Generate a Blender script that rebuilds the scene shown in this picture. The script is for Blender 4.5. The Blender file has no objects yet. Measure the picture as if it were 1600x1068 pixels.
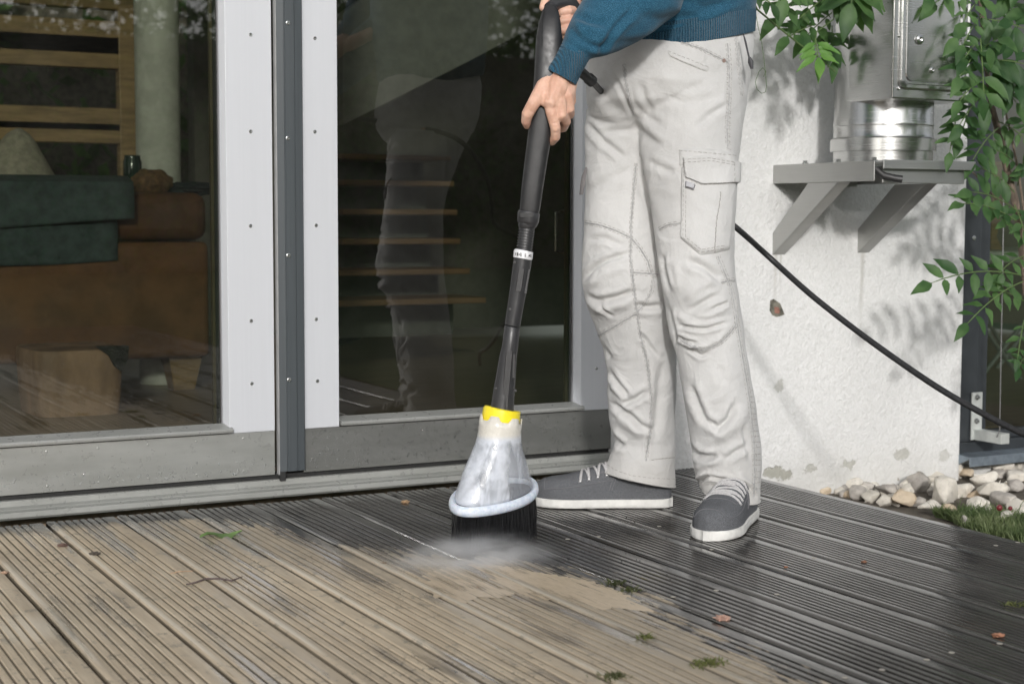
import bpy, bmesh, math, random
import numpy as np
from mathutils import Vector, Matrix, noise
from mathutils.bvhtree import BVHTree
SC = bpy.context.scene
COL = SC.collection
rnd = random.Random(7)
R = math.radians
# ------------------------------------------------------------ camera
FPX, PITCH, ROLL, YAW, CH = 2444.94, 0.0799871, 0.0027199, 0.4893157, 0.63
fw = np.array([math.sin(YAW)*math.cos(PITCH), math.cos(YAW)*math.cos(PITCH), -math.sin(PITCH)])
r0 = np.array([math.cos(YAW), -math.sin(YAW), 0.0]); u0 = np.cross(r0, fw)
rt = r0*math.cos(ROLL)+u0*math.sin(ROLL); up = -r0*math.sin(ROLL)+u0*math.cos(ROLL)
O = np.array([0, 0, CH])
cam_d = bpy.data.cameras.new('camera'); cam = bpy.data.objects.new('camera', cam_d); COL.objects.link(cam)
m = Matrix.Identity(4)
for i in range(3):
    m[i][0] = rt[i]; m[i][1] = up[i]; m[i][2] = -fw[i]; m[i][3] = O[i]
cam.matrix_world = m
cam_d.sensor_width = 36; cam_d.lens = 36*FPX/1600; cam_d.clip_end = 500; cam_d.clip_start = .05
cam_d.dof.use_dof = True; cam_d.dof.focus_distance = 3.1; cam_d.dof.aperture_fstop = 6.3
SC.camera = cam
SC.cycles.volume_bounces = 6
SC.view_settings.view_transform = 'Standard'; SC.view_settings.look = 'None'
SC.view_settings.gamma = 1; SC.view_settings.exposure = 0.37
# ------------------------------------------------------------ light
SUN = np.array([.46, 1.0, -.34]); SUN /= np.linalg.norm(SUN)
sun_d = bpy.data.lights.new('sun', 'SUN'); sun = bpy.data.objects.new('sun', sun_d); COL.objects.link(sun)
sun_d.energy = 1.42; sun_d.angle = R(3.6); sun_d.color = (1, .975, .95)
sun.rotation_euler = Vector(SUN).to_track_quat('-Z', 'Y').to_euler(); sun.location = (-4, -6, 5)
W = bpy.data.worlds.new('World'); SC.world = W; W.use_nodes = True
wn = W.node_tree.nodes; wl = W.node_tree.links
bg = wn['Background']; sky = wn.new('ShaderNodeTexSky'); sky.sky_type = 'NISHITA'; sky.sun_disc = False
sky.sun_elevation = math.asin(-SUN[2]); sky.sun_rotation = math.atan2(-SUN[0], -SUN[1])
sky.air_density = 1; sky.dust_density = 2.0; sky.ozone_density = 1
hs = wn.new('ShaderNodeHueSaturation'); hs.inputs['Saturation'].default_value = .22; hs.inputs['Value'].default_value = 1.0
wl.new(sky.outputs[0], hs.inputs['Color']); wl.new(hs.outputs[0], bg.inputs[0]); bg.inputs[1].default_value = .15

# ------------------------------------------------------------ helpers
def V(a): return Vector((float(a[0]), float(a[1]), float(a[2])))
def ray(px, py): return rt*(px-800)/FPX + up*(534-py)/FPX + fw
def at(px, py, Y): d = ray(px, py); return O + d*(Y/d[1])          # photo point on the plane y = Y
def pd(px, py, D): return O + ray(px, py)*D                          # photo point at distance D along the view axis
def fl(px, py, z=0.0): d = ray(px, py); return O + d*((z-CH)/d[2])   # photo point on the deck
def proj(P):
    d = P-O; w = d@fw
    return np.stack([800+FPX*(d@rt)/w, 534-FPX*(d@up)/w, w], -1)

class MB:
    def __init__(s): s.v = []; s.f = []
    def add(s, v, f):
        n = len(s.v); s.v += [tuple(float(c) for c in p) for p in v]; s.f += [tuple(i+n for i in q) for q in f]
        return s
    def box(s, a, b):
        x0, y0, z0 = a; x1, y1, z1 = b
        return s.add([(x0,y0,z0),(x1,y0,z0),(x1,y1,z0),(x0,y1,z0),(x0,y0,z1),(x1,y0,z1),(x1,y1,z1),(x0,y1,z1)],
              [(0,3,2,1),(4,5,6,7),(0,1,5,4),(1,2,6,5),(2,3,7,6),(3,0,4,7)])
    def obox(s, c, ax, ay, az):
        c, ax, ay, az = map(np.array, (c, ax, ay, az))
        v = [c+i*ax+j*ay+k*az for k in (-1,1) for i, j in ((-1,-1),(1,-1),(1,1),(-1,1))]
        return s.add(v, [(0,3,2,1),(4,5,6,7),(0,1,5,4),(1,2,6,5),(2,3,7,6),(3,0,4,7)])
    def tube(s, pts, rad, n=8, caps=True, flat=1.0, ref=None):
        P = [np.array(p, float) for p in pts]; N = len(P)
        rad = rad if hasattr(rad, '__len__') else [rad]*N
        T = [P[min(i+1, N-1)]-P[max(i-1, 0)] for i in range(N)]
        T = [t/(np.linalg.norm(t)+1e-12) for t in T]
        a = np.array(ref if ref is not None else ((0,0,1) if abs(T[0][2]) < .9 else (1,0,0)), float)
        base = len(s.v); v = []
        for i in range(N):
            a = a-T[i]*(a@T[i]); a /= np.linalg.norm(a)+1e-12; b = np.cross(T[i], a)
            for k in range(n):
                t = 2*math.pi*k/n
                v.append(P[i]+rad[i]*(a*math.cos(t)*flat+b*math.sin(t)))
        f = [(i*n+k, i*n+(k+1)%n, (i+1)*n+(k+1)%n, (i+1)*n+k) for i in range(N-1) for k in range(n)]
        if caps: f += [tuple(range(n))[::-1], tuple((N-1)*n+k for k in range(n))]
        return s.add(v, f)
    def rings(s, rings, caps=True):
        n = len(rings[0]); N = len(rings); v = [p for r in rings for p in r]
        f = [(i*n+k, i*n+(k+1)%n, (i+1)*n+(k+1)%n, (i+1)*n+k) for i in range(N-1) for k in range(n)]
        if caps: f += [tuple(range(n))[::-1], tuple((N-1)*n+k for k in range(n))]
        return s.add(v, f)
    def lathe(s, base, axis, prof, n=32, caps=True):
        base = np.array(base, float); ax = np.array(axis, float); ax /= np.linalg.norm(ax)
        a = np.array((0,0,1.) if abs(ax[2]) < .9 else (1.,0,0)); a -= ax*(a@ax); a /= np.linalg.norm(a); b = np.cross(ax, a)
        return s.rings([[base+ax*h+r*(a*math.cos(2*math.pi*k/n)+b*math.sin(2*math.pi*k/n)) for k in range(n)] for r, h in prof], caps)
    def prism(s, poly, off):
        n = len(poly); off = np.array(off, float); v = [np.array(p, float) for p in poly]; v += [p+off for p in v]
        return s.add(v, [tuple(range(n))[::-1], tuple(range(n, 2*n))]+[(i, (i+1)%n, n+(i+1)%n, n+i) for i in range(n)])
    def strip(s, xz, y0, y1):   # profile swept along y
        pass
    def build(s, name, mat, parent=None, smooth=True, bevel=0, seg=2, angle=40, mods=None):
        me = bpy.data.meshes.new(name); me.from_pydata(s.v, [], s.f); me.update()
        bm = bmesh.new(); bm.from_mesh(me); bmesh.ops.recalc_face_normals(bm, faces=bm.faces); bm.to_mesh(me); bm.free()
        return link(me, name, mat, parent, smooth, bevel, seg, angle)

def link(me, name, mat, parent=None, smooth=True, bevel=0, seg=2, angle=40):
    o = bpy.data.objects.new(name, me); COL.objects.link(o)
    if mat is not None:
        if not me.materials: me.materials.append(mat)
    if parent is not None:
        o.parent = parent
        o.matrix_parent_inverse = Matrix.Translation(-parent.location)
    if bevel:
        b = o.modifiers.new('bevel', 'BEVEL'); b.width = bevel; b.segments = seg; b.limit_method = 'ANGLE'; b.angle_limit = R(35); b.harden_normals = False
    if smooth:
        me.shade_smooth()
        try: me.set_sharp_from_angle(angle=R(angle))
        except Exception: pass
    return o
def empty(name, loc, label, cat, group=None):
    o = bpy.data.objects.new(name, None); COL.objects.link(o); o.location = V(loc); o.empty_display_size = .1
    return tag(o, label, cat, group)
def tag(o, label=None, cat=None, group=None, kind=None):
    if label: o['label'] = label
    if cat: o['category'] = cat
    if group: o['group'] = group
    if kind: o['kind'] = kind
    return o
def recentre(o, c):
    c = V(c); o.data.transform(Matrix.Translation(-c)); o.location = c; return o

# ------------------------------------------------------------ materials
class NT:
    def __init__(s, name):
        s.m = bpy.data.materials.new(name); s.m.use_nodes = True; s.t = s.m.node_tree; s.n = s.t.nodes; s.l = s.t.links
        s.p = s.n['Principled BSDF']; s.out = s.n['Material Output']; s.geo = s.n.new('ShaderNodeNewGeometry').outputs['Position']
        s.obj = s.n.new('ShaderNodeTexCoord').outputs['Object']
    def set(s, sock, v):
        if isinstance(v, bpy.types.NodeSocket): s.l.new(v, sock)
        else:
            if hasattr(v, '__len__') and len(v) == 3 and sock.type == 'RGBA': v = (*v, 1)
            sock.default_value = v
    def mp(s, scale=(1,1,1), src=None, loc=(0,0,0)):
        n = s.n.new('ShaderNodeMapping'); s.l.new(src or s.geo, n.inputs[0]); n.inputs['Scale'].default_value = scale; n.inputs['Location'].default_value = loc
        return n.outputs[0]
    def noise(s, scale=5, detail=4, rough=.5, vec=None, dist=0, color=False):
        n = s.n.new('ShaderNodeTexNoise'); s.l.new(vec or s.geo, n.inputs['Vector']); n.inputs['Scale'].default_value = scale
        n.inputs['Detail'].default_value = detail; n.inputs['Roughness'].default_value = rough; n.inputs['Distortion'].default_value = dist
        return n.outputs['Color' if color else 'Fac']
    def vor(s, scale=5, vec=None, feat='F1', out='Distance', rnd=1):
        n = s.n.new('ShaderNodeTexVoronoi'); n.feature = feat; s.l.new(vec or s.geo, n.inputs['Vector']); n.inputs['Scale'].default_value = scale
        n.inputs['Randomness'].default_value = rnd
        return n.outputs[out]
    def math(s, op, a, b=0, c=None, clamp=False):
        n = s.n.new('ShaderNodeMath'); n.operation = op; n.use_clamp = clamp; s.set(n.inputs[0], a); s.set(n.inputs[1], b)
        if c is not None: s.set(n.inputs[2], c)
        return n.outputs[0]
    def rng(s, v, a, b, c=0, d=1):
        n = s.n.new('ShaderNodeMapRange'); n.interpolation_type = 'SMOOTHSTEP'; s.set(n.inputs[0], v)
        for i, q in enumerate((a, b, c, d)): s.set(n.inputs[i+1], q)
        return n.outputs[0]
    def mix(s, f, a, b, mode='MIX'):
        n = s.n.new('ShaderNodeMix'); n.data_type = 'RGBA'; n.blend_type = mode; s.set(n.inputs[0], f); s.set(n.inputs[6], a); s.set(n.inputs[7], b)
        return n.outputs[2]
    def sep(s, v=None):
        n = s.n.new('ShaderNodeSeparateXYZ'); s.l.new(v or s.geo, n.inputs[0]); return n.outputs
    def ramp(s, f, stops):
        n = s.n.new('ShaderNodeValToRGB'); s.set(n.inputs[0], f); e = n.color_ramp.elements
        while len(e) < len(stops): e.new(.5)
        for q, (p, c) in zip(e, stops): q.position = p; q.color = (*c, 1) if hasattr(c, '__len__') else (c, c, c, 1)
        return n.outputs[0]
    def bump(s, h, strength=.5, dist=.001, prev=None):
        n = s.n.new('ShaderNodeBump'); s.set(n.inputs['Height'], h); n.inputs['Strength'].default_value = strength; n.inputs['Distance'].default_value = dist
        if prev is not None: s.l.new(prev, n.inputs['Normal'])
        s.l.new(n.outputs[0], s.p.inputs['Normal']); return n.outputs[0]
    def P(s, **k):
        for a, v in k.items():
            s.set(s.p.inputs[{'color': 'Base Color', 'rough': 'Roughness', 'metal': 'Metallic', 'spec': 'Specular IOR Level', 'trans': 'Transmission Weight', 'ior': 'IOR', 'alpha': 'Alpha', 'coat': 'Coat Weight', 'croug': 'Coat Roughness', 'sss': 'Subsurface Weight', 'sheen': 'Sheen Weight', 'emit': 'Emission Color', 'es': 'Emission Strength'}[a]], v)
        return s
def simple(name, col, rough=.5, metal=0, var=.12, scale=20, bump=.15, bdist=.0005, stretch=(1,1,1), **k):
    t = NT(name); v = t.mp(stretch); n = t.noise(scale, 5, .6, v)
    c1 = tuple(c*(1-var) for c in col); c2 = tuple(min(1, c*(1+var)) for c in col)
    t.P(color=t.mix(t.rng(n, .3, .7), c1, c2), rough=t.rng(t.noise(scale*1.7, 3, .5, v), .3, .7, max(.02, rough*.85), min(1, rough*1.15)), metal=metal, **k)
    if bump: t.bump(t.noise(scale*6, 3, .6, v), bump, bdist)
    return t.m
M = {}
M['alu_white'] = simple('white_anodised_aluminium', (.555,.57,.60), .38, 0, .012, 3, .02, .0002, (60,60,1))
M['screw'] = simple('screw_steel', (.42,.43,.42), .25, .9, .2, 200, 0)
M['profile'] = simple('charcoal_aluminium', (.066,.076,.083), .42, 0, .06, 4, .05, .0003, (60,60,1))
M['rubber'] = simple('black_rubber', (.02,.02,.02), .6)
M['gasket'] = simple('dark_gasket', (.035,.037,.037), .5)
M['gold'] = simple('dull_brass_spacer', (.16,.135,.085), .4, .3)
M['black'] = simple('black_plastic', (.022,.022,.023), .42, 0, .15, 60, .35, .0003)
M['black2'] = simple('satin_black_plastic', (.034,.034,.036), .36, 0, .1, 60, .25, .0003)
M['yellow'] = simple('yellow_plastic', (.90,.74,.03), .35, 0, .04, 40, .05)
M['white_pl'] = simple('white_label', (.75,.75,.77), .4, 0, .03)
M['steel'] = None
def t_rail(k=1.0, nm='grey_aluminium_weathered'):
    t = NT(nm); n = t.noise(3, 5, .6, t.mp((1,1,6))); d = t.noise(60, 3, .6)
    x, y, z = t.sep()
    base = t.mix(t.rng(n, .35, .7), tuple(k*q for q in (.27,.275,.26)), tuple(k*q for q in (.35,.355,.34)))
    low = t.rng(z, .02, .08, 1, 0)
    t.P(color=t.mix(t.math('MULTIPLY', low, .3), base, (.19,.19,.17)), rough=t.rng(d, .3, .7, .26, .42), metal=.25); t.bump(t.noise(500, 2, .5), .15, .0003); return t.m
M['rail'] = t_rail(); M['rail_dark'] = t_rail(.55, 'grey_aluminium_dark'); M['threshold'] = t_rail(1.25, 'threshold_aluminium')  # right door's rail: same aluminium in a darker tone
def t_plaster():
    t = NT('rough_white_plaster'); x, y, z = t.sep()
    big = t.noise(1.6, 5, .6); fine = t.noise(120, 4, .62); mid = t.noise(55, 4, .6)
    col = t.mix(t.rng(big, .35, .7), (.73,.73,.725), (.82,.82,.815))
    col = t.mix(t.rng(fine, .35, .62, .25, 0), col, (.55,.55,.53))
    wv = t.noise(24, 4, .6, color=True)
    wx = t.math('ADD', x, t.math('MULTIPLY', t.math('SUBTRACT', t.noise(30, 5, .65), .5), .07)); wz = t.math('ADD', z, t.math('MULTIPLY', t.math('SUBTRACT', t.noise(34, 5, .65, t.mp(loc=(5,3,2))), .5), .06))
    msk = None
    for (px, py, rx, rz, st) in ((1210,738,.030,.020,.8),(1265,733,.024,.011,.55),(1328,726,.028,.012,.6),(1408,710,.032,.014,.55),(1475,712,.024,.018,.4),(1216,601,.018,.02,.45),(1228,742,.02,.016,.8)):
        p = at(px, py, 3.245)
        a = t.math('DIVIDE', t.math('SUBTRACT', wx, p[0]), rx); b = t.math('DIVIDE', t.math('SUBTRACT', wz, p[2]), rz)
        d = t.math('SQRT', t.math('ADD', t.math('MULTIPLY', a, a), t.math('MULTIPLY', b, b)))
        k = t.math('MULTIPLY', t.rng(d, .75, 1.1, 1, 0), st); msk = k if msk is None else t.math('MAXIMUM', msk, k)
    col = t.mix(msk, col, t.mix(t.noise(60, 3), (.20,.20,.15), (.42,.41,.35)))
    # rust-grey drips below the bracket feet
    for (px, py, w_, l_) in ((1212,395,.010,.20),(1348,395,.012,.28),(1220,395,.005,.13)):
        p = at(px, py, 3.245); xx = t.math('ADD', x, t.math('MULTIPLY', t.math('SUBTRACT', t.noise(9, 3, .5, t.mp((1,1,.3))), .5), .02))
        a = t.rng(t.math('ABSOLUTE', t.math('SUBTRACT', xx, p[0])), 0, w_, 1, 0); b = t.rng(z, p[2]-l_, p[2], 0, 1); c = t.rng(z, p[2], p[2]+.01, 1, 0)
        col = t.mix(t.math('MULTIPLY', t.math('MULTIPLY', a, t.math('MULTIPLY', b, c)), .45), col, (.36,.34,.29))
    low = t.rng(t.math('ADD', z, t.math('MULTIPLY', t.noise(6, 4), .12)), -.05, .12, 1, 0)
    col = t.mix(t.math('MULTIPLY', low, .35), col, (.50,.48,.43))
    t.P(color=col, rough=.93, spec=.25)
    h = t.math('ADD', t.math('MULTIPLY', mid, .7), t.math('MULTIPLY', fine, .5)); h = t.math('SUBTRACT', h, t.math('MULTIPLY', msk, .35))
    t.bump(h, .9, .0075); return t.m
M['plaster'] = t_plaster()
def t_deck():
    t = NT('grooved_hardwood_deck'); x, y, z = t.sep()
    grain = t.noise(14, 6, .6, t.mp((6,.35,1))); blot = t.noise(5, 5, .6); fine = t.noise(90, 4, .6, t.mp((1,.5,1)))
    yy = t.rng(y, 0, 1); n = t.n.new('ShaderNodeMapRange'); t.set(n.inputs[0], y); n.inputs[1].default_value = 1.2; n.inputs[2].default_value = 3.4
    st = [(1.2,1.285),(1.64,1.325),(1.93,1.36),(2.3,1.41),(2.5,1.36),(2.62,1.22),(2.78,1.10),(3.0,1.04),(3.15,.98),(3.24,.6),(3.3,.1)]
    bx = t.ramp(n.outputs[0], [((a-1.2)/2.2, b/2) for a, b in st]); bx = t.math('MULTIPLY', bx, 2)
    nz = t.math('MULTIPLY', t.math('SUBTRACT', t.noise(9, 7, .68, t.mp((5,.8,1))), .5), .42)
    nz2 = t.math('MULTIPLY', t.math('SUBTRACT', t.noise(1.6, 2, .5, t.mp((60,.6,1))), .5), .12)
    d = t.math('ADD', t.math('ADD', t.math('SUBTRACT', bx, x), nz), nz2)
    dirt = t.rng(d, -.018, .028)
    # clear-washed streaks inside the dirty part, along the grooves, growing towards the washed side and the wall
    wet = t.noise(3.2, 4, .55, t.mp((7,.55,1), loc=(3.1,.4,0)))
    near = t.rng(t.math('ADD', d, t.math('MULTIPLY', t.rng(y, 3.0, 2.2), .2)), .0, .5, .13, -.04)
    wetm = t.rng(t.math('ADD', wet, near), .51, .63)
    dirt2 = t.math('MULTIPLY', dirt, t.math('SUBTRACT', 1, t.math('MULTIPLY', wetm, .42)))
    cd = t.mix(t.rng(grain, .3, .7), (.49,.40,.285), (.66,.555,.41)); cd = t.mix(t.rng(blot, .5, .75, 0, .45), cd, (.33,.29,.23))
    cd = t.mix(t.rng(t.noise(26, 7, .75, t.mp((1,.8,1))), .56, .62, 0, .55), cd, (.17,.165,.14)); cd = t.mix(t.math('MULTIPLY', t.rng(t.noise(80, 4, .7, t.mp((1,.6,1))), .58, .63), t.rng(t.noise(4, 3), .5, .62, 0, .8)), cd, (.10,.10,.085)); cd = t.mix(t.rng(t.noise(1, 1, .5, t.mp((7,.05,1))), .35, .65, 0, .35), cd, (.42,.345,.25))
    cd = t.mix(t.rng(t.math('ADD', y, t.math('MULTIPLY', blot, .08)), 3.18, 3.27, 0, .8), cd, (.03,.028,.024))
    cc = t.mix(t.rng(grain, .3, .7), (.030,.028,.026), (.062,.058,.053)); cc = t.mix(t.rng(blot, .45, .7, 0, .45), cc, (.08,.07,.062))
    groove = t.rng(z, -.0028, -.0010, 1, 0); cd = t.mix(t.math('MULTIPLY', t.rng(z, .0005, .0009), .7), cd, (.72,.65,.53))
    cd = t.mix(t.math('MULTIPLY', groove, .8), cd, (.12,.10,.075))
    cc = t.mix(t.math('MULTIPLY', groove, .8), cc, (.006,.006,.006))
    cd = t.mix(t.math('MULTIPLY', t.rng(t.math('ADD', d, t.math('MULTIPLY', t.noise(5, 5, .65, t.mp((4,.5,1))), -.35)), .30, -.12), .42), cd, (.17,.155,.13))
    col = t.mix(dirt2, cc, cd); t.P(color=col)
    rg = t.mix(dirt2, t.rng(t.noise(20, 4, .6, t.mp((2,.4,1))), .35, .7, .09, .26), t.rng(wet, .35, .6, .60, .28))
    t.P(rough=rg, spec=t.math('SUBTRACT', .85, t.math('MULTIPLY', dirt2, .5)), coat=t.math('MULTIPLY', t.rng(wetm, 0, 1), t.math('MULTIPLY', dirt, .7)), croug=.12)
    h = t.math('ADD', t.math('MULTIPLY', fine, .5), grain); t.bump(h, .35, .0012); return t.m
M['deck'] = t_deck()
def t_cloth():
    t = NT('light_grey_cotton'); n = t.noise(4, 4, .6); f = t.noise(420, 2, .6)
    w = t.n.new('ShaderNodeTexWave'); w.inputs['Scale'].default_value = 330; w.inputs['Distortion'].default_value = 1.5; t.l.new(t.mp((1,1,.8)), w.inputs[0])
    col = t.mix(t.rng(n, .3, .7), (.52,.516,.508), (.61,.606,.597)); col = t.mix(t.rng(f, .35, .7, .10, 0), col, (.37,.365,.36))
    x, y, z = t.sep(); col = t.mix(t.math('MULTIPLY', t.rng(t.math('ADD', z, t.math('MULTIPLY', t.noise(20, 5), .06)), .09, .19, 1, 0), .4), col, (.40,.38,.35))
    t.P(color=col, rough=.85, spec=.25, sheen=.15)
    b = t.bump(t.math('ADD', f, t.math('MULTIPLY', w.outputs['Fac'], .5)), .35, .0006)
    b = t.bump(t.noise(60, 4, .6, t.mp((1,1,1))), .28, .004, b); b = t.bump(t.noise(16, 3, .5, dist=.8), .5, .012, b); rg_ = t.math('POWER', t.math('SUBTRACT', 1, t.math('MULTIPLY', t.math('ABSOLUTE', t.math('SUBTRACT', t.noise(13, 2, .5, t.mp((1,1,.8)), 1.4), .5)), 3.2), None, True), 4); t.bump(rg_, .15, .005, b); return t.m
M['cloth'] = t_cloth()
M['stitch'] = simple('grey_stitching', (.36,.345,.33), .9, 0, .3, 260, .6, .001)
M['seam'] = simple('worn_seam_cloth', (.42,.418,.415), .9, 0, .2, 150, .9, .002)
def t_knit(rib):
    t = NT('teal_heather_knit_rib' if rib else 'teal_heather_knit'); f = t.noise(1000, 3, .7, t.mp((1,1,.5))); g = t.noise(30, 4, .6)
    col = t.mix(t.rng(f, .40, .66), (.006,.045,.085), (.050,.155,.235)); col = t.mix(t.rng(g, .4, .7, 0, .3), col, (.012,.07,.12))
    t.P(color=col, rough=.95, spec=.2, sheen=.15); b = t.bump(f, .5, .0012); b = t.bump(t.noise(14, 3, .5, dist=.6), .4, .012, b)
    if rib:
        w = t.n.new('ShaderNodeTexWave'); w.bands_direction = 'X'; w.inputs['Scale'].default_value = 62; w.inputs['Distortion'].default_value = .15
        t.l.new(t.mp((1,.6,.05)), w.inputs[0]); t.bump(w.outputs['Fac'], .9, .004, b)
    return t.m
M['knit'] = t_knit(False); M['rib'] = t_knit(True)
def t_skin():
    t = NT('skin'); n = t.noise(35, 4, .6); f = t.noise(300, 3, .6); v = t.vor(260)
    col = t.mix(t.rng(n, .35, .68), (.60,.35,.255), (.72,.46,.35)); col = t.mix(t.rng(t.noise(14, 3), .5, .75, 0, .45), col, (.62,.26,.20))
    t.P(color=col, rough=.48, sss=.12, spec=.4); t.p.inputs['Subsurface Radius'].default_value = (.01,.004,.002)
    b = t.bump(f, .2, .0008); t.bump(t.noise(60, 4, .6, t.mp((1,1,.35))), .35, .003, b); return t.m
M['skin'] = t_skin()
def t_canvas():
    t = NT('grey_canvas'); n = t.noise(900, 2, .7); g = t.noise(18, 4, .6)
    col = t.mix(t.rng(n, .35, .68), (.075,.078,.084), (.18,.185,.197)); col = t.mix(t.rng(g, .45, .75, 0, .4), col, (.10,.10,.108))
    t.P(color=col, rough=.9, spec=.2); t.bump(n, .5, .0008); return t.m
M['canvas'] = t_canvas()
M['sole'] = simple('white_rubber_sole', (.72,.71,.68), .55, 0, .1, 40, .2)
M['lace'] = simple('pale_grey_lace', (.50,.49,.49), .9, 0, .15, 300, .6, .001)
M['hair'] = simple('brown_hair', (.05,.03,.018), .6, 0, .4, 60, .8, .003, (1,1,.2))
def t_steel(name, c, rough):
    t = NT(name); v = t.mp((.6,.6,30)); n = t.noise(12, 5, .6, v); g = t.noise(2.5, 4, .6)
    t.P(color=t.mix(t.rng(g, .3, .7), tuple(q*.85 for q in c), c), rough=t.rng(n, .3, .7, rough*.9, rough*1.15), metal=1.0); t.bump(n, .04, .0004); return t.m
M['steel'] = t_steel('brushed_stainless_steel', (.62,.62,.61), .24)
M['galv'] = t_steel('dull_stainless_bracket', (.50,.50,.485), .45)
M['frame_dark'] = simple('anthracite_window_frame', (.035,.04,.045), .4, 0, .1)
M['sill'] = simple('zinc_window_sill', (.22,.26,.30), .4, .5, .25, 25, .3)
def t_glass(name, tint):
    t = NT(name); g = t.n.new('ShaderNodeBsdfGlossy'); g.inputs['Roughness'].default_value = .004; g.inputs['Color'].default_value = (1,1,1,1)
    tr = t.n.new('ShaderNodeBsdfTransparent'); tr.inputs[0].default_value = (*tint, 1)
    f = t.n.new('ShaderNodeFresnel'); f.inputs[0].default_value = 1.55
    k = t.math('MINIMUM', t.math('MULTIPLY_ADD', f.outputs[0], 2.0, .01), 1.0)
    mx = t.n.new('ShaderNodeMixShader'); t.l.new(k, mx.inputs[0]); t.l.new(tr.outputs[0], mx.inputs[1]); t.l.new(g.outputs[0], mx.inputs[2])
    df = t.n.new('ShaderNodeBsdfDiffuse'); df.inputs[0].default_value = (.6,.6,.55,1); m2 = t.n.new('ShaderNodeMixShader')
    t.l.new(t.rng(t.noise(3, 6, .7), .4, .8, .002, .014), m2.inputs[0]); t.l.new(mx.outputs[0], m2.inputs[1]); t.l.new(df.outputs[0], m2.inputs[2])
    t.l.new(m2.outputs[0], t.out.inputs[0]); return t.m
M['glass'] = t_glass('door_glass', (.52,.55,.49)); M['glass2'] = t_glass('side_window_glass', (.42,.46,.40))
def t_leaf(name, a, b):
    t = NT(name); n = t.noise(9, 3, .6); f = t.noise(120, 3, .6); rv = t.n.new('ShaderNodeObjectInfo').outputs['Random']
    col = t.mix(t.rng(n, .35, .65), a, b); t.P(color=col, rough=.52, spec=.4)
    t.bump(f, .3, .001)
    tl = t.n.new('ShaderNodeBsdfTranslucent'); t.l.new(t.mix(.5, col, (.12,.28,.03)), tl.inputs[0]); mx = t.n.new('ShaderNodeMixShader'); mx.inputs[0].default_value = .36
    t.l.new(t.p.outputs[0], mx.inputs[1]); t.l.new(tl.outputs[0], mx.inputs[2]); t.l.new(mx.outputs[0], t.out.inputs[0]); return t.m
M['leaf'] = t_leaf('wisteria_leaf', (.025,.072,.022), (.095,.18,.060)); M['leaf_y'] = t_leaf('young_wisteria_leaf', (.10,.24,.045), (.17,.33,.07))
M['leaf_h'] = t_leaf('garden_leaf', (.03,.07,.015), (.09,.16,.04))
M['stem'] = simple('green_stem', (.10,.16,.05), .6); M['bark'] = simple('grey_brown_bark', (.20,.155,.12), .85, 0, .4, 40, .9, .004, (3,3,.5))
M['stone'] = None
def t_stone(i, a, b):
    t = NT('limestone_%s' % ('pale', 'tan', 'grey')[i]); n = t.noise(12, 6, .65); f = t.noise(70, 5, .7)
    col = t.mix(t.rng(n, .35, .65), a, b); col = t.mix(t.rng(f, .5, .75, 0, .45), col, tuple(q*.45 for q in a)); t.P(color=col, rough=.9, spec=.25)
    b_ = t.bump(f, .6, .004); t.bump(t.noise(20, 4), .5, .01, b_); return t.m
STN = [t_stone(0, (.58,.54,.47), (.74,.70,.63)), t_stone(1, (.52,.41,.29), (.66,.56,.43)), t_stone(2, (.32,.295,.27), (.52,.485,.44))]
M['soil'] = simple('dark_soil', (.11,.095,.075), .95, 0, .4, 20, .8, .01)
def t_lawn():
    t = NT('lawn'); n = t.noise(1.2, 5, .6); f = t.noise(60, 4, .7); col = t.mix(t.rng(n, .3, .7), (.035,.075,.02), (.07,.125,.035))
    t.P(color=t.mix(t.rng(f, .3, .7, 0, .5), col, (.02,.045,.012)), rough=.9); t.bump(f, .8, .03); return t.m
M['lawn'] = t_lawn()
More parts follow.
